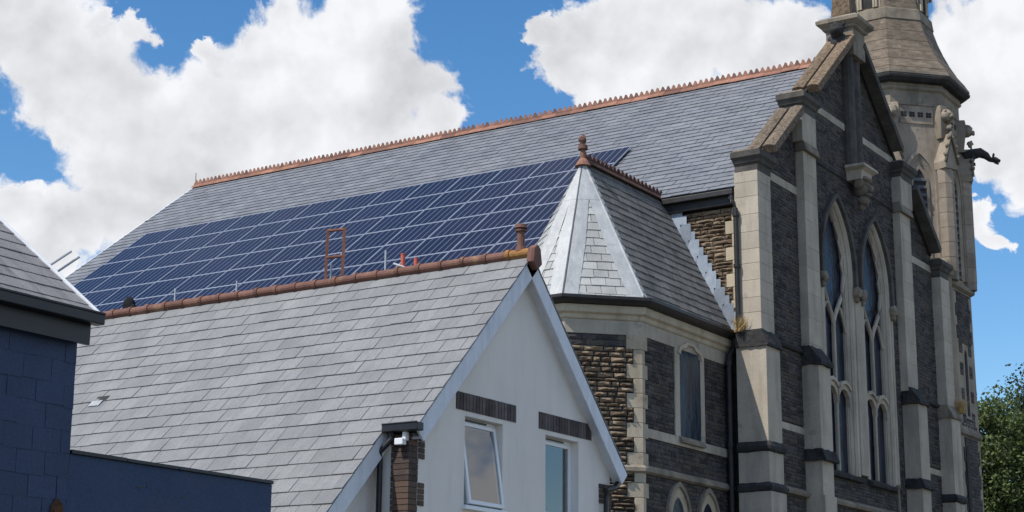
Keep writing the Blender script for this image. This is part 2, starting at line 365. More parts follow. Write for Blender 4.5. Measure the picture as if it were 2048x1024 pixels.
def pxarea(M):
    c = M[:, 3]+.5*M[:, 0]+.5*M[:, 1]
    if (c-CAM)@FW < 1: return 0
    p = proj(c)
    if not (-10 < p[0] < 2058 and -10 < p[1] < 1034): return 0
    a = proj(c+M[:, 0]*.5)-proj(c-M[:, 0]*.5); b = proj(c+M[:, 1]*.5)-proj(c-M[:, 1]*.5)
    return abs(a[0]*b[1]-a[1]*b[0])
def pieces(parent, name, protos, items, mat, field, limit=300, hidden=None):
    """items: (3x4 matrix, variant).  The `limit` largest in the picture become objects, the rest one 'stuff' part."""
    key = [(0 if (hidden and hidden(M[:, 3]+.5*M[:, 0]+.5*M[:, 1])) else pxarea(M)) for M, k in items]
    order = sorted(range(len(items)), key=lambda i: -key[i]); me = {}
    for i in order[:limit]:
        M, k = items[i]
        if k not in me:
            me[k] = mesh(name, *protos[k]); me[k].materials.append(MATS[mat])
        obj(name, me[k], None, parent, Matrix([list(M[0]), list(M[1]), list(M[2]), [0, 0, 0, 1]]))
    if len(order) > limit:
        V = []; Fc = []; off = 0
        for i in order[limit:]:
            M, k = items[i]; pv, pf = protos[k]
            V.append(pv@M[:, :3].T+M[:, 3]); Fc += [tuple(q+off for q in f) for f in pf]; off += len(pv)
        V = np.concatenate(V); me2 = bpy.data.meshes.new(field); me2.from_pydata(V.tolist(), [], Fc); me2.update()
        obj(field, me2, mat, parent, kind='stuff')
def mat34(c0, c1, c2, o): return np.stack([c0, c1, c2, o], 1)
SLATE = proto_slate()
def slate_items(F, v0, v1, gauge, width, t, urange, jit=.004, lap=.06, gap=.006):
    """courses on a roof frame (u along the eaves, v down the slope, n out)"""
    out = []; r = 0; v = v0
    while v < v1-.02:
        tail = min(v+gauge, v1)
        rg = urange((v+tail)/2)
        for (ua, ub) in ([rg] if isinstance(rg, tuple) else rg):
            u = ua-(width*.5 if r % 2 else 0)-RNG.uniform(0, .04)
            while u < ub:
                a = max(u, ua); b = min(u+width, ub); u += width
                if b-a < .03: continue
                g = RNG.uniform(gap*.6, gap*1.3); tl = tail+RNG.normal(0, jit); tt = t*RNG.uniform(.85, 1.25)
                sk = F.u*RNG.normal(0, .003)
                out.append((mat34(F.u*(b-a-g), F.v*(tl-v+lap)+sk, F.n*tt, F(a, v-lap, .002+RNG.uniform(0, .002))), 0))
        v = tail; r += 1
    return out
def stone_items(F, v0, v1, hrange, lrange, intervals, proud, nvar, joint=.012):
    out = []; v = v0
    while v < v1-.03:
        h = RNG.uniform(*hrange); 
        if v+h > v1-.04: h = v1-v
        for (a, b) in intervals(v, v+h):
            u = a
            while u < b-.02:
                L = RNG.uniform(*lrange)
                if b-(u+L) < lrange[0]*.6: L = b-u
                out.append((mat34(F.u*(L-joint), F.v*(h-joint), F.n*proud*RNG.uniform(.7, 1.2), F(u+joint/2, v+joint/2, 0)), int(RNG.integers(nvar))))
                u += L
        v += h
    return out
def cut(ivs, a, b):
    out = []
    for (p, q) in ivs:
        if b <= p or a >= q: out.append((p, q)); continue
        if a-p > .04: out.append((p, a))
        if q-b > .04: out.append((b, q))
    return out
def roughen(o, amount=.045, size=.22):
    s_ = o.modifiers.new('cut', 'SUBSURF'); s_.subdivision_type = 'SIMPLE'; s_.levels = s_.render_levels = 4
    tx = bpy.data.textures.get('worn') or bpy.data.textures.new('worn', 'CLOUDS'); tx.noise_scale = size
    d_ = o.modifiers.new('worn', 'DISPLACE'); d_.texture = tx; d_.strength = amount; d_.texture_coords = 'GLOBAL'; d_.mid_level = .55
    return o
FLAT_STONES = proto_stones(6, 1.0, .62); ROUGH_STONES = proto_stones(8, 1.15, .25)
def backing(mb, F, v0, v1, step, intervals, c0, c1):
    v = v0
    while v < v1-1e-4:
        w = min(v+step, v1)
        for (a, b) in intervals(v, w): mb.fbox(F, a, b, v, w, c0, c1)
        v = w

# ------------------------------------------------------------------ ground
g = MB(); g.add([(-600, -600, 0), (900, -600, 0), (900, 900, 0), (-600, 900, 0)], [(0, 1, 2, 3)])
o = g.build('ground', 'asphalt', recalc=False); o['kind'] = 'structure'

# ================================================================== THE HOUSE IN FRONT
HX, HZ, HP = 21.44, 7.93, math.radians(46)
HT = math.tan(HP); HV0, HV1, HB = 13.5, 14.05, 24.6
house = thing('house', (21.4, 18.8, 0), 'rendered cream house with steep pale slate roof and red ridge tiles in the foreground', 'house')
RL = Frame((HX, 0, HZ), (0, 1, 0), (-math.cos(HP), 0, -math.sin(HP)))        # left slope, u = y, v down
RR = Frame((HX, 0, HZ), (0, -1, 0), (math.cos(HP), 0, -math.sin(HP)))         # right slope, u = -y
VE, VC = 2.85/math.cos(HP), 5.7/math.cos(HP)
d = MB(); d.fbox(RL, HV0+.04, HB, .03, VE-.02, -.14, -.01); d.fbox(RL, HV1+.04, HB, VE-.02, VC-.02, -.14, -.01)
roofL = d.build('roof', 'roof_deck', house, label='pale grey slate roof slope sweeping down to the low eaves')
it = slate_items(RL, .02, VC, .298, .375, .011, lambda v: (HV0 if v < VE else HV1, HB), gap=.008)
pieces(roofL, 'slate', SLATE, it, 'house_slate', 'slate_courses', 300, hidden=lambda p: proj(p)[0] < 150 or (proj(p)[0] < 547 and proj(p)[1] > 895+(proj(p)[0]-145)*.16))
sl = MB(); sl.fbox(RL, 20.44, 20.70, 2.575, 2.69, .021, .027); sl.build('slate_gap', 'roof_deck', roofL, label='dark gap left by a slipped slate')
sl = MB(); sl.fbox(RL, 20.50, 20.74, 2.695, 2.83, .024, .034); sl.build('slate', 'lead', roofL, label='pale slipped slate')
d = MB(); d.fbox(RR, -HB, -HV0-.04, .03, VE-.02, -.14, -.01)
roofR = d.build('roof', 'roof_deck', house, label='far slope of the house roof, seen edge on')
it = slate_items(RR, .02, VE, .298, .375, .0085, lambda v: (-HB, -HV0))
pieces(roofR, 'slate', SLATE, it, 'house_slate', 'slate_courses', 60)
def under(x): return HZ-abs(x-HX)*HT-.15/math.cos(HP)
WL, WR, WY = 18.64, 24.1, 13.7
W1 = (19.97, 20.95, 4.04, 5.30); W2 = (22.14, 23.12, 4.04, 5.30)
g = MB(); F = WF(WY)
xs = [WL, W1[0], W1[1], HX, W2[0], W2[1], WR]
for a, b in zip(xs[:-1], xs[1:]):
    op = [w for w in (W1, W2) if abs(w[0]-a) < 1e-6]
    if op:
        g.prism(F, [(a, 0), (b, 0), (b, op[0][2]), (a, op[0][2])], -.3, 0)
        g.prism(F, [(a, op[0][3]), (b, op[0][3]), (b, under(b)), (a, under(a))], -.3, 0)
    else: g.prism(F, [(a, 0), (b, 0), (b, under(b)), (a, under(a))], -.3, 0)
g.build('gable_wall', 'render', house)
g = MB(); g.box(WL, WL+.3, WY+.3, HB-.3, 0, under(WL)); g.box(WR-.3, WR, WY+.3, HB-.3, 0, under(WR)); g.prism(WF(HB-.25), [(WL, 0), (WR, 0), (WR, under(WR)), (HX, under(HX)), (WL, under(WL))], -.3, 0)
g.build('side_wall', 'render', house)
g = MB(); F2 = WF(14.28)
g.prism(F2, [(15.9, 0), (WL, 0), (WL, under(WL)), (15.9, under(15.9))], -.3, 0); g.box(15.9, 16.2, 14.58, HB-.3, 0, under(15.9))
g.build('lean_to_wall', 'render', house)
# bargeboards
def barge(Fr, ya, sgn, va, vb, name_label):
    m = MB(); m.fbox(Fr, min(sgn*ya, sgn*(ya+.035)), max(sgn*ya, sgn*(ya+.035)), va, vb, -.25, -.012)
    m.fbox(Fr, min(sgn*(ya+.03), sgn*(ya+.2)), max(sgn*(ya+.03), sgn*(ya+.2)), va, vb, -.2, -.17)
    m.build('bargeboard', 'white_paint', house, bevel=.006, label=name_label)
barge(RL, HV0+.012, 1, .02, VE+.05, 'white bargeboard on the left rake of the gable')
barge(RL, HV1+.012, 1, VE-.35, VC, 'white bargeboard of the low sweeping roof')
barge(RR, HV0+.012, -1, .02, VE+.1, 'white bargeboard on the right rake of the gable')
# ridge tiles, end block, finial
n = int((HB-HV0)/.42)+1
def half_round(mb, y0, y1, r, rz, zc):
    L = []
    for y in (y0, y1):
        L.append([A3(HX+r*math.cos(t), y, zc+rz*math.sin(t)) for t in np.linspace(-.35, math.pi+.35, 11)]+[A3(HX, y, zc-.12)])
    mb.loft(L)
for k in range(n):
    y = HV0+.02+k*.42; m = MB(); dz = RNG.normal(0, .004)
    half_round(m, y+.004, y+.418, .105, .085, HZ+.035+dz); half_round(m, y+.36, y+.43, .122, .1, HZ+.037+dz)
    m.build('ridge_tile', 'lichen_tile' if k < 1 else 'ridge_red', house, smooth=False)
m = MB(); m.loft([[A3(HX+a*s_, y, HZ+b) for a, b in ((-.15, -.13), (-.10, .10), (0, .16), (.10, .10), (.15, -.13), (0, -.24))] for y, s_ in ((HV0-.09, .8), (HV0-.05, 1), (HV0+.03, 1))])
m.build('ridge_end_block', 'ridge_red', house, bevel=.01)
m = MB(); fy = HV0+.22
for r0, z0, z1, r1 in ((.1, .08, .16, .075), (.062, .15, .46, .055), (.085, .40, .43, .085), (.10, .45, .51, .085)): m.tube([(HX, fy, HZ+z0), (HX, fy, HZ+z1)], r0, 12, r1)
m.build('clay_finial', 'ridge_red', house, smooth=False)
# soldier-brick lintels
for (xa, xb) in ((19.74, 21.30), (21.94, 23.51)):
    m = MB(); m.box(xa, xb, WY-.004, WY+.06, 5.37, 5.625); lin = m.build('lintel', 'mortar', house)
    mb_ = MB().box(0, 1, 0, 1, 0, 1); bme = mesh('brick', mb_.v, mb_.f); bme.materials.append(MATS['soldier_brick'])
    nb = 19; wq = W1 if xa < 21 else W2
    m = MB(); m.box(wq[0]+.001, wq[1]-.001, WY+.03, WY+.2, 5.301, 5.369); m.build('lintel_soffit', 'soldier_brick', lin)
    for k in range(nb):
        w = (xb-xa)/nb; low = 5.372
        M = Matrix(((w-.014, 0, 0, xa+k*w+.007), (0, .066, 0, WY-.012-RNG.uniform(0, .004)), (0, 0, 5.62-low+RNG.uniform(-.004, .004), low), (0, 0, 0, 1)))
        obj('brick', bme, None, lin, M)
# quoins of brown brick, toothed
def quoin(xc, sgn, ztop, nm):
    m = MB(); m.box(min(xc, xc+sgn*.2), max(xc, xc+sgn*.2), WY-.006, WY+.25, 0, ztop); q = m.build('quoin', 'mortar_dark', house)
    me = mesh('brick', MB().box(0, 1, 0, 1, 0, 1).v, MB().box(0, 1, 0, 1, 0, 1).f); me.materials.append(MATS['quoin_brick'])
    z = ztop; k = 0
    while z > 2.6:
        wide = (k//4) % 2 == 0; w = .36 if wide else .22; h = .079
        for (a, b) in (((0, .21), (.218, w)) if wide else ((0, w),)):
            x0 = xc+sgn*a; x1 = xc+sgn*b; x0, x1 = min(x0, x1), max(x0, x1)
            M = Matrix(((x1-x0-.008, 0, 0, x0+.004-(.012 if sgn > 0 and a == 0 else 0)+(.012 if sgn < 0 and a == 0 else 0)), (0, .3, 0, WY-.013-RNG.uniform(0, .003)), (0, 0, h-.009, z-h+.004), (0, 0, 0, 1)))
            obj('brick', me, None, q, M)
        z -= h; k += 1
quoin(WL, 1, 4.88, 'l'); quoin(WR, -1, 4.72, 'r')
# windows
def frame_box(m, F, a0, a1, b0, b1, t, c0, c1):
    m.fbox(F, a0, a0+t, b0, b1, c0, c1); m.fbox(F, a1-t, a1, b0, b1, c0, c1); m.fbox(F, a0+t, a1-t, b0, b0+t, c0, c1); m.fbox(F, a0+t, a1-t, b1-t, b1, c0, c1)
def house_window(w, opened, lab):
    a0, a1, b0, b1 = w; F = WF(WY+.13)
    m = MB(); frame_box(m, F, a0+.002, a1-.002, b0+.002, b1-.002, .055, -.07, 0); fr = m.build('window', 'upvc', house, bevel=.006, label=lab)
    m = MB(); m.fbox(F, a0+.15, a1-.25, b1-.045, b1-.02, 0, .012); m.build('trickle_vent', 'black_plastic', fr)
    m = MB(); m.fbox(F, a0-.05, a1+.05, b0-.06, b0, -.02, .2); m.build('sill', 'upvc', fr, bevel=.006)
    if opened:
        ang = math.radians(8.5); zt = b1-.06; S = Frame((0, WY+.10, zt), (1, 0, 0), (0, math.sin(ang), math.cos(ang)))
        hh = zt-b0-.01
    else: S = Frame((0, WY+.125, b1-.06), (1, 0, 0), (0, 0, 1)); hh = b1-.06-b0-.06
    m = MB(); frame_box(m, S, a0+.035, a1-.035, -hh, 0, .058, -.045, .0); m.build('sash', 'upvc', fr, bevel=.006)
    m = MB(); m.fbox(S, a0+.09, a1-.09, -hh+.055, -.055, -.03, -.02); m.build('glass', 'window_glass', fr)
    m = MB()
    for (p, q) in ((a0+.06, a1-.06),):
        pts = np.linspace(p, q, 26); L1 = [A3(x, WY+.225+.018*math.sin((x-p)*55)+.008*math.sin(x*23), b0+.02) for x in pts]; L2 = [A3(x, WY+.225+.018*math.sin((x-p)*55), b1-.02) for x in pts]
        m.add(L1+L2, [(i, i+1, 26+i+1, 26+i) for i in range(25)])
    if m.v: m.build('curtain', 'curtain', fr, smooth=True, recalc=False)
    m = MB(); m.box(a0, a1, WY+.9, WY+.92, b0-.2, b1+.1); m.build('room_back', 'interior', fr)
house_window(W1, True, 'white top-hung window standing open under a brick lintel')
house_window(W2, False, 'closed white window with a pale curtain')
g = MB(); g.box(WL+.3, WR-.3, WY+.3, HB-.6, 2.6, 2.7); g.build('floor_slab', 'interior', house)
# gutters and downpipes
def gutter(mb, x0, y0, y1, z, w=.13, h=.09): mb.box(x0-w/2, x0+w/2, y0, y1, z-h, z); mb.box(x0-w/2-.012, x0-w/2+.012, y0, y1, z-.012, z+.012)
ex = HX-2.85; ez = HZ-2.85*HT
m = MB(); gutter(m, ex-.03, HV0-.05, HV1+.0, ez+.03, .15, .11); m.build('gutter', 'black_plastic', house, bevel=.012, label='short black gutter where the gable steps forward')
m = MB(); m.tube([(ex-.03, 13.93, ez-.06), (ex-.03, 13.93, ez-.17), (ex-.09, 14.08, ez-.34), (ex-.05, 14.1, ez-.42), (ex-.05, 14.1, 0)], .04, 12); m.build('downpipe', 'black_plastic', house, smooth=False)
m = MB(); m.box(ex-.05, ex+.03, HV0+.18, HV0+.24, ez-.2, ez-.08); m.box(ex-.09, ex+.0, HV0+.2, HV0+.34, ez-.26, ez-.17); m.build('bracket', 'upvc', house, bevel=.01)
ex2 = HX+2.85
m = MB(); gutter(m, ex2+.05, HV0+.05, HB, ez-.0, .15, .1); m.build('gutter', 'black_plastic', house, bevel=.012)
m = MB(); m.tube([(ex2+.02, HV0+.14, ez-.08), (ex2+.02, HV0+.14, ez-.15), (WR-.02, WY-.1, ez-.30), (WR-.28, WY-.09, ez-.36), (WR-.28, WY-.09, ez-.5), (WR-.28, WY-.09, 0)], .04, 12); m.build('downpipe', 'black_plastic', house)

# ================================================================== NAVY BUILDING AT THE LEFT
navy = thing('navy_building', (8, 14.5, 0), 'navy slate-hung building with grey tiled roof at the left edge', 'building')
DX, DY, DZ, DP = 11.29, 11.98, 4.985, math.radians(37)
RD = Frame((0, DY, DZ), (1, 0, 0), (0, -math.cos(DP), -math.sin(DP)))   # u = x, v down (negative is up the roof)
RD.n = A3(0, -math.sin(DP), math.cos(DP))
d = MB(); d.fbox(RD, 2.5, DX-.03, -4.6, .02, -.12, -.01); rd = d.build('roof', 'roof_deck', navy, label='grey interlocking tile roof slope')
it = slate_items(RD, -4.6, .05, .235, .33, .007, lambda v: (2.5, DX-.03), jit=.001)
pieces(rd, 'roof_tile', SLATE, it, 'dark_slate', 'tile_courses', 150)
m = MB(); m.fbox(RD, DX-.022, DX+.012, -4.6, .06, -.07, .03); m.build('verge_trim', 'white_paint', navy, bevel=.006)
m = MB(); yb_ = DY+4.6*math.cos(DP); zb_ = DZ+4.6*math.sin(DP); m.prism(Frame((DX-.03, 0, 0), (0, 1, 0), (0, 0, 1)), [(yb_, zb_-.12), (yb_*2-DY, DZ-.12), (yb_*2-DY, DZ), (yb_, zb_)], -8.7, 0); m.build('roof', 'dark_slate', navy, label='far roof slope, out of sight')
m = MB(); m.box(2.5, DX+.03, DY-.07, DY+.05, DZ-.11, DZ-.005); m.box(2.5, DX+.03, DY-.08, DY-.06, DZ-.02, DZ+.008); m.build('gutter', 'navy_trim', navy, bevel=.012)
m = MB(); m.box(2.5, DX-.03, DY+.055, DY+.09, DZ-.30, DZ-.06); m.box(2.5, DX-.09, DY+.09, 12.148, DZ-.28, DZ-.25); m.build('fascia', 'navy_trim', navy)
NW = 11.22
m = MB(); m.box(2.6, NW, 12.16, 12.46, 0, DZ-.26); m.prism(Frame((NW, 0, 0), (0, 1, 0), (0, 0, 1)), [(12.46, 0), (yb_*2-DY-.3, 0), (yb_*2-DY-.3, DZ-.25), (yb_, zb_-.2), (12.46, DZ+.1)], -.3, 0)
nw = m.build('wall', 'navy_render', navy)
FN = Frame((0, 12.16, DZ-.26), (1, 0, 0), (0, 0, -1)); FN.n = A3(0, -1, 0)
it = slate_items(FN, .0, 4.3, .215, .34, .003, lambda v: (2.6, NW), jit=.008, lap=.04)
it = [(M, k) for M, k in it if RNG.uniform() > .012]
pieces(nw, 'hung_slate', SLATE, it, 'navy_slate', 'slate_hanging', 220)
m = MB()
pts = [(11.10+.075*math.cos(t)*RNG.uniform(.75, 1.2), 3.10+.13*math.sin(t)*RNG.uniform(.8, 1.15)) for t in np.linspace(0, 2*math.pi, 22, endpoint=False)]
m.prism(WF(12.149), pts, 0, .012); m.ball((11.10, 12.135, 3.10), (.05, .015, .09), 10, 6, .004); m.build('rust_patch', 'rust', navy)
yard = thing('yard_wall', (12.65, 12.3, 0), 'low navy rendered wall with a thin coping running right from the navy building', 'wall')
m = MB(); m.box(NW+.004, 14.1, 12.16, 12.42, 0, 3.66); m.build('wall', 'navy_render', yard)
for k in range(4):
    m = MB(); x0 = NW+.01+k*.72; m.box(x0, min(x0+.713, 14.13), 12.135, 12.44, 3.662, 3.70+RNG.uniform(-.003, .003)); m.build('coping_stone', 'navy_trim', yard, bevel=.006)
for (cx_, cz_, w_, h_) in ((12.15, 3.44, .09, .02), (12.25, 3.47, .02, .05), (12.42, 3.43, .05, .015), (12.75, 3.40, .07, .018)):
    m = MB(); m.prism(WF(12.1595), [(cx_-w_/2, cz_), (cx_, cz_-h_*.6), (cx_+w_/2, cz_+h_*.1), (cx_+w_*.1, cz_+h_*.6)], 0, .003); m.build('flaked_paint', 'navy_trim', yard)

# ================================================================== THE CHURCH
church = thing('church', (44.65, 30, 0), 'large Victorian stone church with slate nave roof, twin lancet gable front and octagonal tower', 'church')
XM, RZ, CP = 44.62, 19.22, math.radians(38.2)
RN = Frame((XM, 0, RZ), (0, 1, 0), (-math.cos(CP), 0, -math.sin(CP)))
RNR = Frame((XM, 0, RZ), (0, -1, 0), (math.cos(CP), 0, -math.sin(CP)))
YF0, YB = 17.74, 42.8
VEF, VEB, YST = 8.95, 12.1, 22.0
d = MB(); d.fbox(RN, YF0, YST, .03, VEF-.03, -.16, -.012); d.fbox(RN, YST, YB-.03, .03, VEB-.03, -.16, -.012)
rn = d.build('roof', 'roof_deck', church, label='blue-grey slate nave roof slope carrying the solar panels')
it = slate_items(RN, .02, VEF, .30, .52, .015, lambda v: (YF0, YB), jit=.009, gap=.016)
it += slate_items(RN, VEF+.0005, VEB, .30, .52, .015, lambda v: (YST, YB), jit=.009, gap=.016)
def under_array(p):
    q = p-RN.o; v = q@RN.v; return (22.6 < p[1] < 41.2 and v > 4.8) or v > 9.2
pieces(rn, 'slate', SLATE, it, 'church_slate', 'slate_courses', 300, hidden=under_array)
d = MB(); d.fbox(RNR, -YB, -YF0, .03, VEF, -.16, .0); d.build('roof', 'church_slate', church, label='far slope of the nave roof')
# crested terracotta ridge
def crest_tile(y0, L, x, z, base_h, tooth_h, nt_, wide):
    m = MB(); hw = wide
    m.loft([[A3(x-hw, y, z-.10), A3(x-hw*.9, y, z-.055), A3(x-.03, y, z+base_h*.6), A3(x-.03, y, z+base_h), A3(x+.03, y, z+base_h), A3(x+.03, y, z+base_h*.6), A3(x+hw*.9, y, z-.055), A3(x+hw, y, z-.10), A3(x, y, z-.03)] for y in (y0+.003, y0+L-.003)])
    for k in range(nt_):
        w = L/nt_; ya = y0+k*w
        prof = [(.02, 0), (.06, .25), (.22, .5), (.34, .85), (.5, 1.0), (.66, .85), (.78, .5), (.94, .25), (.98, 0)]
        m.loft([[A3(xx, ya+a*w, z+base_h-.002+b*tooth_h) for a, b in prof] for xx in (x-.018, x+.018)])
    return m
n = int((YB-YF0)/.55)
for k in range(n):
    y = YF0+k*(YB-YF0)/n; L = (YB-YF0)/n
    crest_tile(y, L, XM, RZ+.05+RNG.normal(0, .006), .08, .165, 3, .17).build('ridge_tile', 'terracotta', church)
m = MB(); m.tube([(XM, YB-.05, RZ+.1), (XM, YB-.05, RZ+.55)], .012, 6); m.build('lightning_rod', 'black_iron', church)
m = MB(); m.fbox(RN, YB-.03, YB+.02, 0, VEB, -.12, .03); m.build('verge_board', 'white_paint', church)
# nave body
XS = 37.9
FS = Frame((XS, 0, 0), (0, -1, 0), (0, 0, 1))         # side wall facing -X: a = -y, b = z
def rz_at(x): return RZ-abs(x-XM)*math.tan(CP)-.2/math.cos(CP)
m = MB(); m.box(XS+.05, XS+.5, 17.75, YST, 0, rz_at(XS)-.02); m.box(35.5, XS+.5, YST, YST+.4, 0, rz_at(35.5)-.02); m.box(35.5, 35.9, YST+.4, YB-.3, 0, rz_at(35.5)-.02)
sw = m.build('side_wall', 'mortar_dark', church)
m = MB(); xr_ = 2*XM-XS; m.box(xr_-.5, xr_, 17.9, YB-.3, 0, rz_at(XS)-.02)
m.prism(WF(YB-.3), [(35.5, 0), (xr_, 0), (xr_, rz_at(xr_)), (XM, rz_at(XM)), (35.5, rz_at(35.5))], -.25, 0); m.build('rear_wall', 'pennant', church)
QH = .34
def side_iv(v0, v1):
    a, b = -19.95, -17.75
    k = int((v0+v1)/2/QH) % 2
    return [(a, b-(.42 if k else .24))]
it = stone_items(FS, 10.0, 13.28, (.08, .135), (.2, .55), side_iv, .06, 8, .022)
pieces(sw, 'stone', ROUGH_STONES, it, 'rubble', 'rubble_courses', 300)
m = None
for k in range(int(10/QH), int(13.3/QH)+1):
    w = .42 if k % 2 else .24; z0 = max(k*QH, 10.0); z1 = min((k+1)*QH, 13.28)
    if z1-z0 < .05: continue
    m = MB(); m.box(XS-.04, XS+.1, 17.75, 17.75+w-.01, z0+.004, z1-.004); m.build('quoin_stone', 'ashlar_warm', sw, bevel=.01)
m = MB(); m.box(XS-.34, XS-.2, 17.8, YST, 13.52, 13.66); m.box(XS-.2, XS+.05, 17.76, YST, 13.3, 13.56); m.build('gutter', 'black_iron', church, bevel=.015, label='black eaves gutter above the rubble side wall')
m = MB(); m.tube([(XS-.27, 17.86, 13.55), (XS-.27, 17.86, 13.42), (XS-.36, 17.78, 13.28), (XS-.41, 17.69, 13.1), (XS-.41, 17.69, 10.1)], .06, 12)
for z in (13.38, 12.9, 11.6): m.tube([(XS-.27, 17.86, z), (XS-.27, 17.86, z+.08)] if z > 13.2 else [(XS-.41, 17.69, z), (XS-.41, 17.69, z+.08)], .085, 12)
m.build('downpipe', 'black_iron', church, smooth=False, label='black iron downpipe behind the corner buttress')

# ---------------------------------------------------------------- gable front
YW = 17.40; FWL = WF(YW); XC = 44.65
MX = lambda x: 2*XC-x
SP_Z, RISE, HWO = 12.75, 1.85, .97
WINC = (XC-1.40, XC+1.40)
def arch_hw(z, hw, sp, rise):
    if z <= sp: return hw
    R_ = (rise*rise+hw*hw)/(2*hw); dz = z-sp
    if dz >= rise: return -1
    return max(0.0, math.sqrt(max(R_*R_-dz*dz, 0))-(R_-hw))
def arch_pts(cx, hw, sp, rise, z0, n=12):
    L = [(cx-hw, z0)]
    zs = [sp+rise*math.sin(t) for t in np.linspace(0, math.pi/2, n)]
    L += [(cx-arch_hw(min(z, sp+rise-1e-6), hw, sp, rise), z) for z in zs[:-1]]+[(cx, sp+rise)]
    L += [(cx+arch_hw(min(z, sp+rise-1e-6), hw, sp, rise), z) for z in zs[:-1][::-1]]
    return L+[(cx+hw, z0)]
def ring(mb, F, outer, inner, co, ci):
    """chamfered order of an arch: outer outline at depth co to inner outline at depth ci, with a return behind"""
    n = len(outer); V = [F(a, b, co) for a, b in outer]+[F(a, b, ci) for a, b in inner]+[F(a, b, ci-.06) for a, b in inner]
    mb.add(V, [(i, i+1, n+i+1, n+i) for i in range(n-1)]+[(n+i, n+i+1, 2*n+i+1, 2*n+i) for i in range(n-1)])
def slab_ring(mb, F, outer, inner, c0, c1):
    n = len(outer); V = [F(a, b, c) for c in (c0, c1) for L in (outer, inner) for a, b in L]
    Fc = []
    for i in range(n-1):
        Fc += [(2*n+i, 2*n+i+1, 3*n+i+1, 3*n+i), (i, n+i, n+i+1, i+1), (i, i+1, 2*n+i+1, 2*n+i), (n+i, 3*n+i, 3*n+i+1, n+i+1)]
    Fc += [(0, 2*n, 3*n, n), (n-1, 2*n-1, 4*n-1, 3*n-1)]
    mb.add(V, Fc)
def gable_l(z): return 38.34+max(0, (z-14.62))/.845 if z > 14.3 else 38.30
PIL = (40.66, 41.50)
def front_base(z):
    a = gable_l(z); return [(a, MX(a))] if MX(a)-a > .1 else []
def front_iv(v0, v1):
    z = (v0+v1)/2; iv = front_base(v1)
    for c in WINC:
        h = max(arch_hw(v0, HWO, SP_Z, RISE), arch_hw(z, HWO, SP_Z, RISE))
        if z > 7.0 and h > 0: iv = cut(iv, c-h-.16, c+h+.16)
    if 7.0 < z < 12.7: iv = cut(iv, WINC[0]-1.0, WINC[1]+1.0)
    if z < 16.4: iv = cut(cut(iv, *PIL), MX(PIL[1]), MX(PIL[0]))
    if z > 15.3: iv = cut(iv, XC-.47, XC+.47)
    if 14.16 < z < 14.40: iv = [(max(a, PIL[1]), min(b, MX(PIL[1]))) for a, b in iv if b > PIL[1] and a < MX(PIL[1])]
    if 16.93 < z < 17.16: iv = []
    if 7.82 < z < 8.02: iv = [(a, b) for a, b in iv if PIL[1]-.1 < a < 48]
    return iv
def back_iv(v0, v1):
    z = (v0+v1)/2; iv = front_base(v1)
    for c in WINC:
        h = arch_hw(v0, HWO-.02, SP_Z, RISE)
        if z > 7.1 and h > 0: iv = cut(iv, c-h, c+h)
    return iv
m = MB(); backing(m, FWL, 0, 7.1, 7.1, lambda a, b: [(38.30, MX(38.30))], -.5, -.03); backing(m, FWL, 7.1, 12.7, 5.6, back_iv, -.5, -.03); backing(m, FWL, 12.7, 19.7, .07, back_iv, -.5, -.03)
fw = m.build('front_wall', 'mortar_dark', church, label='dark coursed stone gable front')
FST = WF(YW+.03)
it = stone_items(FST, 5.6, 14.16, (.075, .115), (.16, .46), front_iv, .032, 6, .010)
it += stone_items(FST, 14.16, 16.93, (.075, .115), (.16, .46), front_iv, .032, 6, .010)
it += stone_items(FST, 17.16, 19.6, (.075, .115), (.16, .46), front_iv, .032, 6, .010)
pieces(fw, 'stone', FLAT_STONES, it, 'pennant', 'coursed_stone', 300)
# ashlar bands
for (a, b, z0, z1) in ((38.3, PIL[0]+.02, 14.17, 14.39), (MX(PIL[0])-.02, MX(38.3), 14.17, 14.39), (PIL[1]-.3, XC-.45, 16.94, 17.15), (XC+.45, MX(PIL[1])+.3, 16.94, 17.15), (38.3, PIL[0]+.05, 7.83, 8.01), (MX(PIL[0])-.05, MX(38.3), 7.83, 8.01)):
    x = a; bandk = 0
    while x < b-.01:
        L = min(RNG.uniform(.55, .85), b-x); m = MB(); m.box(x+.003, x+L-.003, YW-.006, YW+.1, z0+.003, z1-.003); m.build('band_stone', 'ashlar', fw); x += L
# strings
def string(a, b, z0, z1, y, mat='black_stone'):
    m = MB(); m.loft([[A3(x, YW+.05, z0-.02), A3(x, y+.03, z0), A3(x, y, z0+(z1-z0)*.45), A3(x, y+.02, z0+(z1-z0)*.6), A3(x, YW+.05, z1+.04)] for x in (a, b)]); return m.build('string_course', mat, church)
for a, b in ((38.3, PIL[0]), (MX(PIL[0]), MX(38.3))): string(a, b, 9.93, 10.06, YW-.09)
string(38.3, MX(38.3), 6.25, 6.42, YW-.12, 'ashlar_dirty')
string(XC+.5, MX(PIL[1]), 15.42, 15.52, YW-.04); string(PIL[1], XC-.5, 15.42, 15.52, YW-.04)
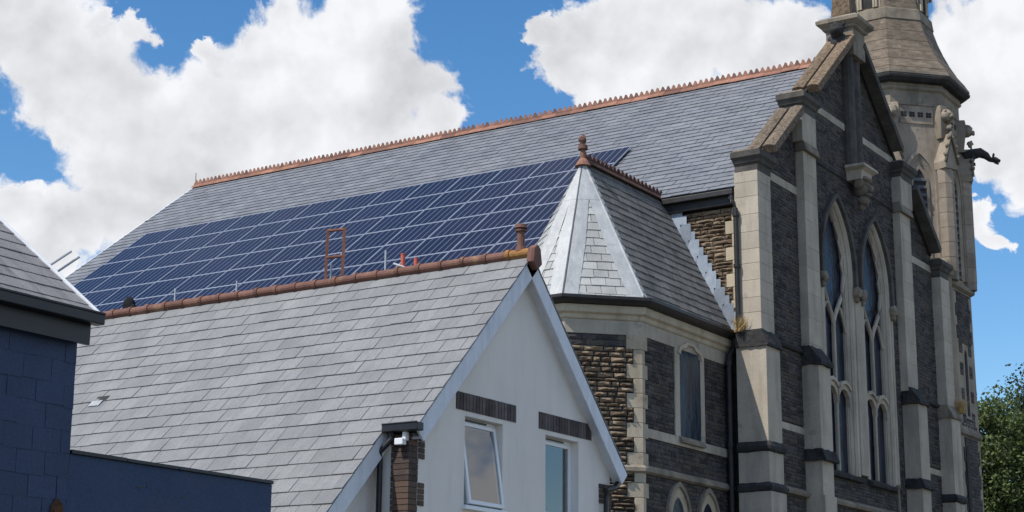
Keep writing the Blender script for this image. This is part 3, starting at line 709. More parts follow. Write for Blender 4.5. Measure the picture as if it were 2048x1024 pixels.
# corner buttresses (mirrored), kneelers, pilasters, copings
def mirx(m, side):
    if side: m.v = [(2*XC-x, y, z) for x, y, z in m.v]
    return m
def wedge(m, x0, x1, ya, yb, z0, z1, yb_top):     # sloping weathering: front y=ya at z0 rising to yb_top at z1
    m.loft([[A3(x, yb, z0), A3(x, ya, z0), A3(x, ya, z0+(z1-z0)*.18), A3(x, yb_top, z1), A3(x, yb, z1)] for x in (x0, x1)])
for side in (0, 1):
    lab = 'right' if side else 'left'
    m = MB(); m.box(37.58, 38.33, 17.12, 17.76, 9.95, 14.05); mirx(m, side); bt = m.build('buttress', 'ashlar', church, bevel=.012, label='pale ashlar corner buttress at the %s of the front' % lab)
    z = 10.0; k = 0
    while z < 14.0:     # facing blocks
        h = min(RNG.uniform(.36, .46), 14.04-z)
        if h < .08: break
        m = MB(); m.box(37.572, 38.335, 17.112, 17.74, z+.004, z+h-.004); mirx(m, side); m.build('block', 'ashlar', bt, bevel=.008); z += h; k += 1
    m = MB(); m.box(37.56, 38.36, 17.0, 17.80, 7.28, 9.62); mirx(m, side); m.build('buttress_shaft', 'ashlar', bt, bevel=.012)
    m = MB(); m.box(37.55, 38.37, 16.99, 17.80, 6.3, 7.06); m.box(37.52, 38.4, 16.95, 17.80, 0, 6.1); mirx(m, side); m.build('buttress_base', 'ashlar', bt, bevel=.012)
    m = MB(); wedge(m, 37.50, 38.42, 16.93, 17.78, 9.60, 10.02, 17.10); mirx(m, side); roughen(m.build('weathering', 'ashlar_dirty' if side else 'black_stone', bt), .06)
    for z0, z1 in ((7.04, 7.30), (6.08, 6.32)):
        m = MB(); m.loft([[A3(xa, ya, zz) for xa, ya in ((37.55-q, 17.8), (37.55-q, 16.99-q), (38.37+q, 16.99-q), (38.37+q, 17.8))] for q, zz in ((.01, z0), (.07, z0+.05), (.09, z0+.13), (.07, z0+.17), (.0, z1))]); mirx(m, side); roughen(m.build('moulding', 'black_stone', bt), .045)
    def kneeler(x0, x1, zt, nm):
        m = MB(); q = [(.0, zt-.5), (.0, zt-.33), (.05, zt-.29), (.07, zt-.22), (.13, zt-.15), (.13, zt-.03), (.10, zt)]
        m.loft([[A3(xa, ya, zz) for xa, ya in ((x0-p, 17.74+p*.4), (x0-p, 17.12-p), (x1+p, 17.12-p), (x1+p, 17.74+p*.4))] for p, zz in q]); mirx(m, side); k_ = m.build('kneeler', 'sooty_shade_stone', church)
        m = MB(); m.loft([[A3(xa, ya, zz) for xa, ya in ((x0-p, 17.74+p*.4), (x0-p, 17.12-p), (x1+p, 17.12-p), (x1+p, 17.74+p*.4))] for p, zz in ((.135, zt-.155), (.137, zt-.02))]); mirx(m, side); m.build('fascia', 'sooty_shade_stone', k_)
        m = MB(); m.loft([[A3(xa, ya, zz) for xa, ya in ((x0-p, 17.74+p*.4), (x0-p, 17.12-p), (x1+p, 17.12-p), (x1+p, 17.74+p*.4))] for p, zz in ((.11, zt+.001), (.02, zt+.07))]); mirx(m, side); m.build('cap', 'coping', k_)
    kneeler(37.60, 38.38, 14.56, 'lower'); kneeler(40.50, 41.42, 16.95, 'upper')
    m = MB(); m.box(40.52, 41.46, 17.13, 17.74, 15.62, 16.5); mirx(m, side); m.build('kneeler_block', 'ashlar', church, bevel=.01)
    # pilaster
    m = MB(); m.box(PIL[0], PIL[1], 17.19, YW+.05, 10.0, 15.4); mirx(m, side); pl = m.build('pilaster', 'ashlar', church, bevel=.01, label='pale ashlar pilaster %s of the windows' % lab)
    z = 10.2
    while z < 15.3:
        h = min(RNG.uniform(.5, .75), 15.38-z); m = MB(); m.box(PIL[0]-.004, PIL[1]+.004, 17.182, YW, z+.003, z+h-.003); mirx(m, side); m.build('block', 'ashlar', pl, bevel=.006); z += h
    m = MB(); wedge(m, PIL[0]-.05, PIL[1]+.05, 17.08, YW, 15.38, 15.7, 17.16); mirx(m, side); m.build('weathering', 'ashlar_dirty', pl, bevel=.012)
    m = MB(); m.box(PIL[0]-.02, PIL[1]-.1, 16.95, YW+.05, 7.42, 9.66); m.box(PIL[0]+.0, PIL[1]-.12, 16.95, YW+.05, 6.3, 7.2); m.box(PIL[0]-.02, PIL[1]-.1, 16.9, YW+.05, 0, 6.3); mirx(m, side); m.build('pilaster_shaft', 'ashlar', pl, bevel=.01)
    m = MB(); wedge(m, PIL[0]-.07, PIL[1]-.02, 16.86, YW, 9.62, 10.14, 17.17); mirx(m, side); roughen(m.build('weathering', 'black_stone', pl), .09)
    m = MB(); wedge(m, PIL[0]-.08, PIL[1]-.03, 16.82, YW, 7.16, 7.46, 16.93); mirx(m, side); roughen(m.build('weathering', 'black_stone', pl), .09)
    # raking copings in short stones
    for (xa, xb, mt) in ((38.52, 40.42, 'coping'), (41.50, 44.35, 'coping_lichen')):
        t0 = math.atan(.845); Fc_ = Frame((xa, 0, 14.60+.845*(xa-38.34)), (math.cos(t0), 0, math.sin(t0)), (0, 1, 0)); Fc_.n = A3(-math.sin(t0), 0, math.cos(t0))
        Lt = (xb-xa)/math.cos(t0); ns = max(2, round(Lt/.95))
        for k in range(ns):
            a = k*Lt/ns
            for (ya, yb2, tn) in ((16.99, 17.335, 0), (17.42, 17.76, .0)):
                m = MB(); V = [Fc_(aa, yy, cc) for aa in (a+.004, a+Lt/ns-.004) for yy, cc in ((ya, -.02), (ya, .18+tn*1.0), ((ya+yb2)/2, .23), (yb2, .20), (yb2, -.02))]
                m.loft([V[:5], V[5:]]); mirx(m, side); m.build('coping_stone', 'sooty_shade_stone' if side else mt, church, bevel=.012)  # right copings: weathering and the shade of their faces painted as darker stone
    m = MB(); Fc_ = Frame((38.45, 0, 14.60+.845*.11), (math.cos(t0), 0, math.sin(t0)), (0, 1, 0)); Fc_.n = A3(-math.sin(t0), 0, math.cos(t0))
    V = [Fc_(aa, yy, cc) for aa in (0, (44.5-38.45)/math.cos(t0)) for yy, cc in ((17.34, .0), (17.34, .10), (17.74, .10), (17.74, -.9), (17.5, -.9), (17.5, 0))]
    m.loft([V[:6], V[6:]]); mirx(m, side); m.build('parapet', 'mortar_dark', church)
# centre shaft and corbel head
m = MB(); m.box(XC-.46, XC+.46, 17.34, YW+.02, 15.85, 19.3); cs = m.build('centre_shaft', 'sooty_shade_stone', church)
for dx in (-.25, .22):
    m = MB(); m.tube([(XC+dx, 17.33, 15.9), (XC+dx, 17.33, 19.5)], .19, 12); m.build('roll_moulding', 'sooty_shade_stone', cs, smooth=False)
m = MB(); m.loft([[A3(XC+a*p, 17.36-b*p, z) for a, b in ((-.5, -.1), (-.5, .5), (.5, .5), (.5, -.1))] for p, z in ((1.05, 15.92), (1.08, 15.84), (.80, 15.76), (.72, 15.5))]); cb = m.build('corbel', 'ashlar', church, bevel=.01)
m = MB()
for (dx, y, z, r_, j_) in ((0, 17.14, 15.32, (.27, .24, .30), .008), (0, 16.87, 15.26, (.06, .09, .11), 0), (-.11, 16.93, 15.38, (.055, .05, .04), 0), (.11, 16.93, 15.38, (.055, .05, .04), 0), (0, 16.95, 15.09, (.13, .11, .06), 0), (0, 17.10, 14.94, (.19, .18, .15), .015), (0, 17.16, 14.80, (.11, .12, .14), .012), (-.25, 17.12, 15.40, (.10, .14, .18), .015), (.25, 17.12, 15.40, (.10, .14, .18), .015), (0, 17.06, 15.54, (.28, .24, .11), .015)): m.ball((XC+dx, y, z), r_, 10, 8, j_)
m.build('carved_head', 'ashlar_dirty', cb, smooth=True)
# gable finial
m = MB(); m.box(XC-.44, XC+.44, 17.02, 17.86, 19.2, 20.02); fi = m.build('finial', 'ashlar_dirty', church, bevel=.02, label='gable finial with obelisk and carved beast')
m = MB(); m.loft([[A3(XC+a*p, 17.44+b*p, z) for a, b in ((-1, -1), (1, -1), (1, 1), (-1, 1))] for p, z in ((.44, 20.02), (.50, 20.06), (.50, 20.11), (.64, 20.22), (.65, 20.32), (.5, 20.42))]); m.build('cap', 'ashlar_dirty', fi)
m = MB(); m.loft([[A3(XC+a*p, 17.44+b*p, z) for a, b in ((-1, -1), (1, -1), (1, 1), (-1, 1))] for p, z in ((.36, 20.41), (.36, 20.48), (.30, 20.5), (.26, 21.1), (.265, 21.12), (.22, 21.7), (.16, 22.6), (.05, 23.2))]); m.build('obelisk', 'coping_lichen', fi, bevel=.01)
m = MB(); bx = XC-.66
m.ball((bx+.05, 17.42, 19.52), (.30, .30, .34), 12, 9, .02); m.ball((bx-.16, 17.36, 19.86), (.23, .22, .22), 12, 9, .02); m.ball((bx-.36, 17.33, 19.80), (.12, .12, .10), 8, 6, .01); m.ball((bx-.1, 17.18, 20.04), (.06, .05, .08), 8, 6); m.ball((bx-.1, 17.54, 20.04), (.06, .05, .08), 8, 6)
m.tube([(bx-.02, 17.22, 19.5), (bx-.22, 17.16, 19.28)], .1, 8, .08); m.tube([(bx-.02, 17.60, 19.5), (bx-.22, 17.64, 19.28)], .1, 8, .08); m.build('carved_beast', 'black_stone', fi, smooth=True)

# the two great lancets
for wi, c in enumerate(WINC):
    root = MB(); A = lambda hw, z0=7.15, dr=0.0: arch_pts(c, hw, SP_Z, RISE+dr-(HWO-hw)*.9, z0)
    slab_ring(root, FWL, A(HWO+.16), A(HWO-.005), -.10, .004)
    wn = root.build('window', 'ashlar', church, label='tall pointed window with stone tracery, %s of the pair' % ('right' if wi else 'left'))
    for k, (h0, h1, d0, d1) in enumerate(((HWO, HWO-.05, .0, -.05), (HWO-.05, HWO-.06, -.08, -.085), (HWO-.06, HWO-.12, -.085, -.14), (HWO-.12, HWO-.14, -.16, -.18))):
        m = MB(); ring(m, FWL, A(h0), A(h1), d0, d1); m.build('jamb_moulding', 'ashlar', wn, recalc=False)
    m = MB(); hz = [p for p in A(HWO+.30, 12.35)]; hi = [p for p in A(HWO+.14, 12.35)]; slab_ring(m, FWL, hz, hi, -.05, .11); m.build('hood_mould', 'sooty_shade_stone', wn, bevel=.02)
    for sx in (-1, 1):
        m = MB(); m.ball((c+sx*(HWO+.21), YW-.08, 12.27), (.16, .13, .16), 10, 8, .02); m.ball((c+sx*(HWO+.21), YW-.06, 12.08), (.09, .09, .12), 8, 6, .015); m.build('hood_stop', 'ashlar_dirty', wn, smooth=True)
    GH = HWO-.14
    m = MB(); m.prism(FWL, arch_pts(c, GH+.03, SP_Z, RISE-(HWO-GH)*.9, 7.2), -.26, -.24); m.build('glass', 'leaded_glass', wn)
    m = MB(); m.box(c-.055, c+.055, YW+.12, YW+.23, 7.2, 11.35); m.build('mullion', 'ashlar', wn, bevel=.03)
    m = MB()
    for sx in (-1, 1):
        pts = [(c+sx*(GH+.02)*s_, YW+.17, z) for s_, z in ((0, 11.25), (.18, 11.5), (.42, 11.75), (.66, 12.0), (.85, 12.32), (.97, 12.7))]; m.tube(pts, .06, 8)
        pts = [(c+sx*(GH+.02)*s_, YW+.17, z) for s_, z in ((.42, 11.75), (.62, 11.7), (.82, 11.45), (.98, 11.1))]; m.tube(pts, .045, 8)
        pts = [(c+sx*(GH+.02)*s_, YW+.17, z) for s_, z in ((.42, 11.75), (.2, 11.6), (.06, 11.2))]; m.tube(pts, .04, 8)
        pts = [(c+sx*(GH+.02)*s_, YW+.17, z) for s_, z in ((.97, 12.7), (.8, 13.0), (.92, 13.25), (.66, 13.6), (.70, 13.75), (.35, 14.15))]; m.tube(pts, .035, 8)
    m.build('tracery', 'ashlar', wn, smooth=False)
    m = MB()
    for sx in (-1, 1):
        a0 = c+sx*.055; a1 = c+sx*GH; mid = (a0+a1)/2; hh = abs(a1-a0)/2
        pts = [(mid-hh, 9.02), (mid-hh*.92, 9.25), (mid-hh*.5, 9.42), (mid, 9.46), (mid+hh*.5, 9.42), (mid+hh*.92, 9.25), (mid+hh, 9.02)]
        m.prism(WF(YW+.10), [(mid-hh, 9.62), (mid+hh, 9.62)]+pts[::-1], -.13, .0)
        m.loft([[A3(x, YW+.04+q, z) for x, z in ((mid-hh, 9.44), (mid-hh*.5, 9.56), (mid, 9.60), (mid+hh*.5, 9.56), (mid+hh, 9.44), (mid+hh, 9.54), (mid+hh*.5, 9.66), (mid, 9.70), (mid-hh*.5, 9.66), (mid-hh, 9.54))] for q in (0, .1)])
    m.build('transom', 'ashlar', wn, bevel=.01)
    m = MB(); m.loft([[A3(x, YW-.12, 6.98), A3(x, YW-.14, 7.06), A3(x, YW+.23, 7.24), A3(x, YW+.23, 6.9)] for x in (c-HWO-.15, c+HWO+.15)]); roughen(m.build('sill', 'black_stone', wn), .05)
m = MB(); m.box(WINC[0]+HWO+.165, WINC[1]-HWO-.165, YW-.045, YW+.05, 7.2, 12.1); m.build('window_pier', 'ashlar', church, bevel=.02)
for sx in (-1, 1):
    x = XC+sx*(1.40+HWO+.165); m = MB(); m.box(min(x, x+sx*.14), max(x, x+sx*.14), YW-.02, YW+.05, 7.2, 12.1); m.build('window_margin', 'ashlar', church, bevel=.01)
# porch gable tip peeping in at the bottom
m = MB(); m.tube([(XC+1.2, 16.9, 6.2), (XC+1.2, 16.9, 6.95)], .05, 8, .03); m.ball((XC+1.2, 16.9, 7.0), .07, 8, 6); m.build('porch_finial', 'ashlar_dirty', church)

# ---------------------------------------------------------------- stair bay with polygonal roof
PB = [A3(XS, 18.15, 0), A3(33.42, 18.15, 0), A3(32.17, 19.42, 0), A3(32.17, 20.44, 0), A3(33.42, 21.71, 0), A3(XS, 21.71, 0)]
EZ = 10.05
EB = [A3(XS, 17.99, EZ), A3(33.22, 17.99, EZ), A3(31.99, 19.35, EZ), A3(31.99, 20.51, EZ), A3(33.22, 21.87, EZ), A3(XS, 21.87, EZ)]
APX, RDG = A3(33.86, 19.93, 13.70), A3(XS, 19.93, 13.78)
m = MB(); m.loft([[A3(p[0], p[1], z) for p in ([PB[0]+A3(0, .03, 0), PB[1]+A3(.02, .03, 0), PB[2]+A3(.03, .01, 0)]+PB[3:])] for z in (0, 9.84)])
bw = m.build('bay_wall', 'mortar_dark', church, label='wall of the polygonal stair bay')
FB = WF(18.18); P1 = PB[1]
dg = unit(PB[2]-PB[1]); dlen = np.linalg.norm(PB[2]-PB[1])
FD = Frame(PB[1]+A3(.02, .02, 0), -dg, (0, 0, 1)); FD = Frame(PB[2]+unit(A3(1, 1, 0))*.03, -dg, (0, 0, 1))      # a runs from the hidden corner to the near corner
def bay_iv(v0, v1):
    z = (v0+v1)/2; iv = [(33.64, 37.75)]; k = int(z/.33) % 2
    iv = [(33.66 if k else 33.54, 37.8)]
    if 6.96 < z < 9.4: iv = cut(iv, 34.99-(.0 if k else .07), 36.50+(.0 if k else .07))
    if z < 6.15:
        for c in (35.05, 36.55):
            h = max(arch_hw(v0, .46, 5.35, .66), .0)
            if h > 0: iv = cut(iv, c-h-.02, c+h+.02)
    return iv
it = stone_items(FB, 7.19, 9.22, (.075, .12), (.18, .45), bay_iv, .03, 6, .010)+stone_items(FB, 6.34, 6.95, (.075, .12), (.18, .45), bay_iv, .03, 6, .010)+stone_items(FB, 4.2, 6.14, (.075, .12), (.18, .45), bay_iv, .03, 6, .010)
pieces(bw, 'stone', FLAT_STONES, it, 'pennant', 'coursed_stone', 280)
def diag_iv(v0, v1):
    k = int((v0+v1)/2/.33) % 2; return [(0.02, dlen-(.36 if k else .2))]
it = stone_items(FD, 4.5, 8.96, (.075, .135), (.18, .5), diag_iv, .10, 8, .028)
pieces(bw, 'rock_faced_stone', ROUGH_STONES, it, 'rubble', 'rock_faced_courses', 240)
it = stone_items(FD, 8.97, 9.22, (.11, .13), (.3, .5), lambda a, b: [(0.02, dlen-.2)], .03, 6, .01)
pieces(bw, 'stone', FLAT_STONES, it, 'pennant', 'coursed_stone', 20)
FE = Frame(PB[3]+A3(.03, 0, 0), (0, -1, 0), (0, 0, 1)); elen = PB[3][1]-PB[2][1]
pieces(bw, 'rock_faced_stone', ROUGH_STONES, stone_items(FE, 0, 9.22, (.09, .16), (.2, .5), lambda a, b: [(0.02, elen-.02)], .07, 8, .02), 'rubble', 'rock_faced_courses', 0)
pieces(bw, 'rock_faced_stone', ROUGH_STONES, stone_items(FD, 0, 4.5, (.12, .2), (.25, .55), diag_iv, .085, 8, .02), 'rubble', 'rock_faced_courses', 0)
FSR = Frame((35.5, 0, 0), (0, -1, 0), (0, 0, 1))
pieces(sw, 'stone', FLAT_STONES, stone_items(FSR, 0, 11.6, (.16, .26), (.3, .7), lambda a, b: [(-42.4, -22.05)], .04, 6, .015), 'rubble', 'rubble_courses', 0)
# quoins at the near corner, both faces
for k in range(int(4/.33), int(9.3/.33)+1):
    z0, z1 = k*.33, min((k+1)*.33, 9.25)
    if z1-z0 < .05: continue
    wl = .36 if k % 2 else .2
    m = MB(); m.fbox(FD, dlen-wl, dlen+.012, z0+.003, z1-.003, -.05, .045); m.box(33.43, 33.66 if k % 2 else 33.54, 18.14, 18.3, z0+.003, z1-.003); m.build('quoin_stone', 'ashlar_warm', bw, bevel=.01)
# ashlar frieze, cornice, belts
def around(name, mat, off0, off1, z0, z1, parent, steps=None, bevel=.01):
    m = MB(); prof = steps or ((off0, z0), (off1, z1)); c = A3(36, 19.93, 0)
    def offp(o_):
        k = .414*o_
        return [A3(XS, 18.15-o_, 0), A3(33.42-k, 18.15-o_, 0), A3(32.17-o_, 19.42-k, 0), A3(32.17-o_, 20.44+k, 0), A3(33.42-k, 21.71+o_, 0), A3(XS, 21.71+o_, 0)]
    m.loft([[A3(p[0], p[1], z) for p in offp(o_)] for o_, z in prof]); return m.build(name, mat, parent, bevel=bevel)
around('frieze', 'ashlar', 0, 0, 9.23, 9.56, church, steps=((.006, 9.23), (.006, 9.55)))
around('cornice', 'ashlar_warm', 0, 0, 9.55, 9.86, church, steps=((.0, 9.552), (.03, 9.58), (.05, 9.66), (.12, 9.70), (.13, 9.80), (.13, 9.865)))
around('gutter', 'black_iron', 0, 0, 9.86, 10.03, church, steps=((.12, 9.87), (.28, 9.90), (.34, 9.97), (.34, 10.04), (.30, 10.04)), bevel=0)
m = MB(); m.box(33.44, 37.85, 18.138, 18.3, 6.965, 7.175); m.build('belt_course', 'ashlar', bw, bevel=.008)
around('string_course', 'ashlar_dirty', 0, 0, 6.15, 6.33, church, steps=((.02, 6.15), (.09, 6.19), (.09, 6.27), (.01, 6.34)), bevel=0)
# bay window with shouldered head
m = MB(); F = WF(18.15)
frame = [(35.0, 7.18), (35.23, 7.18), (35.23, 9.12), (35.30, 9.22), (35.36, 9.22), (35.40, 9.33), (36.12, 9.33), (36.16, 9.22), (36.22, 9.22), (36.29, 9.12), (36.29, 7.18), (36.50, 7.18), (36.50, 9.56), (35.0, 9.56)]
for a0, a1 in ((0, 0),):
    m.fbox(F, 34.99, 35.23, 7.18, 9.24, -.1, .008); m.fbox(F, 36.29, 36.50, 7.18, 9.24, -.1, .008)
    m.prism(F, [(35.23, 9.12), (35.30, 9.14), (35.34, 9.235), (35.23, 9.235)], -.1, .006); m.prism(F, [(36.29, 9.12), (36.29, 9.235), (36.18, 9.235), (36.22, 9.14)], -.1, .006)
wb = m.build('bay_window', 'ashlar', church, label='narrow shoulder-headed window in the stair bay')
m = MB(); m.loft([[A3(x, y, z) for x, z in ((35.2, 9.1), (35.28, 9.24), (35.5, 9.30), (35.62, 9.38), (35.9, 9.38), (36.02, 9.30), (36.24, 9.24), (36.32, 9.1), (36.40, 9.14), (36.3, 9.31), (36.1, 9.37), (35.95, 9.45), (35.57, 9.45), (35.42, 9.37), (35.22, 9.31), (35.12, 9.14))] for y in (18.10, 18.16)]); m.build('label_mould', 'ashlar_warm', wb)
m = MB(); m.fbox(F, 35.232, 36.288, 7.1, 9.225, .0005, .004); m.build('glass', 'bay_glass', wb)
m = MB(); m.loft([[A3(x, 18.05, 7.04), A3(x, 18.05, 7.09), A3(x, 18.15, 7.2), A3(x, 18.15, 7.04)] for x in (35.15, 36.38)]); m.build('sill', 'ashlar_dirty', wb)
for c in (35.05, 36.55):
    m = MB(); slab_ring(m, F, arch_pts(c, .48, 5.35, .68, 4.4), arch_pts(c, .28, 5.35, .42, 4.4), -.1, .02); lw = m.build('arched_light', 'ashlar_warm', church, bevel=.015)
    m = MB(); slab_ring(m, F, arch_pts(c, .56, 5.35, .78, 5.3), arch_pts(c, .47, 5.35, .67, 5.3), -.05, .07); m.build('hood_mould', 'ashlar_dirty', lw)
    m = MB(); m.prism(F, arch_pts(c, .29, 5.35, .43, 4.4), -.02, .006); m.build('glass', 'leaded_glass', lw)
# bay roof: slated faces, lead hips
def roof_face(e0, e1, top, gauge, width, mat, top2=None, lead=0.0, nm='bay_roof', lab=None, lim=150):
    u = unit(e1-e0); mid = (top if top2 is None else (top+top2)/2); v = (mid-e0)-u*((mid-e0)@u); L = np.linalg.norm(v); v = -v/L
    Fr = Frame(e0-v*L, u, v)
    if Fr.n[2] < 0: Fr.n = -Fr.n
    w = np.linalg.norm(e1-e0); ta = (top-e0)@u; tb = ta if top2 is None else (top2-e0)@u
    def ur(vv):
        t = min(max(vv/L, 0), 1); a = ta*(1-t); b = tb+(w-tb)*t
        return (a+lead*1.0, b-lead*1.0) if b-a > 2*lead+.02 else (a, a)
    m = MB(); m.prism(Fr, [(0, L), (w, L), (tb, 0), (ta, 0)] if top2 is not None else [(0, L), (w, L), (ta, 0)], -.06, -.012)
    dk = m.build(nm, 'roof_deck', church, label=lab)
    it = slate_items(Fr, .02, L+.02, gauge, width, .013, ur, jit=.005, gap=.012)
    pieces(dk, 'slate', SLATE, it, mat, 'slate_courses', lim)
    return Fr, L, w, ta, tb, dk
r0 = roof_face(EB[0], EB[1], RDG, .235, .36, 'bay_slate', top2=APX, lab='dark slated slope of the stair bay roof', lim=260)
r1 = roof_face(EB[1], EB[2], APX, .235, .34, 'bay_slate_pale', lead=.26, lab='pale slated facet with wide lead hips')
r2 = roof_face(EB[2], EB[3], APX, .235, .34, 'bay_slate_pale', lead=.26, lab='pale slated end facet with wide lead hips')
r3 = roof_face(EB[3], EB[4], APX, .235, .34, 'bay_slate_pale', lab='hidden facet', lim=0)
r4 = roof_face(EB[4], EB[5], APX, .235, .36, 'bay_slate', top2=RDG, lab='hidden rear slope of the stair bay roof', lim=0)
for (Fr, L, w, ta, tb, dk) in (r1, r2):
    for sgn in (0, 1):
        a_t = lambda t: ta*(1-t); b_t = lambda t: ta+(w-ta)*t
        ts = (0.0, .22, .30, .58, .62, 1.01)
        for (t0_, t1_) in ((0.0, .30), (.285, .63), (.615, 1.01)):
            ww = .34
            if sgn == 0: poly = [(a_t(t0_), t0_*L), (min(a_t(t0_)+ww, (a_t(t0_)+b_t(t0_))/2+.005), t0_*L), (min(a_t(t1_)+ww, (a_t(t1_)+b_t(t1_))/2+.005), t1_*L), (a_t(t1_), t1_*L)]
            else: poly = [(b_t(t0_), t0_*L), (max(b_t(t0_)-ww, (a_t(t0_)+b_t(t0_))/2-.005), t0_*L), (max(b_t(t1_)-ww, (a_t(t1_)+b_t(t1_))/2-.005), t1_*L), (b_t(t1_), t1_*L)]
            m = MB(); lift = .028+.004*(t0_ == 0)+.002*(t0_ < .4); m.prism(Fr, poly, lift+.001*sgn, lift+.006+.001*sgn); m.build('lead_flashing', 'lead', dk, bevel=.002)
for (p, q, r_, mt) in ((EB[1], APX, .035, 'lead'), (EB[2], APX, .03, 'lead_dark'), (EB[3], APX, .03, 'lead')):
    m = MB(); dd = A3(0, 0, .03); m.tube([p+dd, q+dd], r_, 10); m.build('hip_roll', mt, church, smooth=False)
m = MB(); Fr, L, w, ta, tb, dk = r0; m.prism(Fr, [(w, L+.01), (w-.16, L+.01), (tb-.12, .02), (tb, .0)], .018, .024); m.build('hip_flashing', 'lead', church)
# bay crest and finial
n = 10
for k in range(n):
    L = (XS-APX[0])/n; x0 = APX[0]+k*L
    m = crest_tile(0, L, 0, 0, .10, .13, 2, .15); m.v = [(x0+y, 19.93+x, 13.76+z) for x, y, z in m.v]; m.build('crest_tile', 'crest_dark', church)
m = MB(); ax, ay = APX[0], APX[1]
for r0_, z0, z1, r1_ in ((.20, 13.6, 13.72, .13), (.13, 13.72, 13.8, .07), (.075, 13.8, 14.02, .06), (.12, 14.02, 14.12, .11)): m.tube([(ax, ay, z0), (ax, ay, z1)], r0_, 12, r1_)
m.tube([(ax, ay, 14.1), (ax-.06, ay, 14.28), (ax+.02, ay, 14.36)], .07, 8, .05); m.ball((ax-.02, ay, 14.26), (.10, .10, .10), 12, 8, .006); m.build('clay_finial', 'terracotta', church)
# stepped lead soakers on the side wall along the bay roof
ns = 17
for k in range(2, ns):
    t0_, t1_ = k/ns, (k+1)/ns; ya, yb2 = RDG[1]+(EB[0][1]-RDG[1])*t0_, RDG[1]+(EB[0][1]-RDG[1])*t1_; za, zb = RDG[2]+(EZ-RDG[2])*t0_, RDG[2]+(EZ-RDG[2])*t1_
    m = MB(); m.prism(Frame((XS-.105-.004*(k % 2), 0, 0), (0, -1, 0), (0, 0, 1)), [(-ya-.02, za-.12), (-ya-.02, za+.30), (-yb2+.16, za+.30), (-yb2+.16, zb+.12), (-yb2+.0, zb-.17)], 0, .006); m.build('lead_soaker', 'lead_blue', church)
m = MB(); m.tube([(37.75, 17.93, 9.92), (37.75, 17.93, 9.70), (37.62, 18.0, 9.45), (37.62, 18.03, 9.2), (37.62, 18.03, 0)], .075, 12); m.tube([(37.62, 18.03, 7.2), (37.62, 18.03, 7.32)], .10, 12); m.tube([(37.62, 18.03, 9.2), (37.62, 18.03, 9.3)], .10, 12)
m.build('downpipe', 'black_iron', church, label='thick black downpipe between stair bay and buttress')

# ---------------------------------------------------------------- octagonal tower and spire foot
TX, TY = 55.37, 20.18
def octl(w, z): k = .41421*w; return [A3(TX+a, TY+b, z) for a, b in ((-w, k), (-w, -k), (-k, -w), (k, -w), (w, -k), (w, k), (k, w), (-k, w))]
def octloft(prof): m = MB(); m.loft([octl(w, z) for w, z in prof]); return m
tw = octloft(((2.36, 0), (2.30, 9.6), (2.28, 14.55), (2.20, 14.75), (2.20, 20.75))).build('tower', 'tower_stone', church, label='octagonal stone tower behind the gable')
octloft(((2.30, 14.50), (2.40, 14.56), (2.42, 14.64), (2.22, 14.86))).build('ledge', 'ashlar_dirty', tw)
octloft(((2.20, 20.74), (2.24, 20.76), (2.24, 21.24), (2.32, 21.30), (2.34, 21.36), (2.30, 21.40), (2.30, 21.50))).build('frieze', 'ashlar_dirty', tw)
octloft(((2.30, 21.50), (2.50, 21.52), (2.62, 21.62), (2.63, 21.70), (2.60, 21.74))).build('cornice', 'black_stone', tw)  # black colour paints in the shadow under the overhang
octloft(((2.58, 21.735), (2.62, 21.76), (2.60, 21.86), (2.55, 21.9))).build('drip', 'ashlar_dirty', tw)
# flared foot in weathered courses
prof = [(2.57, 21.88), (2.50, 22.02), (2.24, 22.40), (2.02, 22.82), (1.84, 23.24), (1.69, 23.66), (1.57, 24.10)]
for k, ((w0, z0), (w1, z1)) in enumerate(zip(prof[:-1], prof[1:])):
    octloft(((w0-.012*(k > 0), z0+.003), (w0, z0+.012), (w1+.002, z1-.003), (w1-.02, z1))).build('spire_course', 'spire_stone', tw)
octloft(((1.56, 24.10), (1.60, 24.13), (1.55, 24.52), (1.50, 24.56))).build('band', 'ashlar_dirty', tw, bevel=.01)
octloft(((1.47, 24.55), (1.36, 25.3), (1.18, 27), (.6, 32), (.08, 37))).build('spire', 'spire_stone', tw)
def face(nx, ny, w):
    n_ = unit((nx, ny, 0)); u = np.cross((0, 0, 1), n_); return Frame(A3(TX, TY, 0)+n_*w, u, (0, 0, 1))
NORM = [(-1, -1), (0, -1), (-1, 0), (1, -1), (-1, 1)]
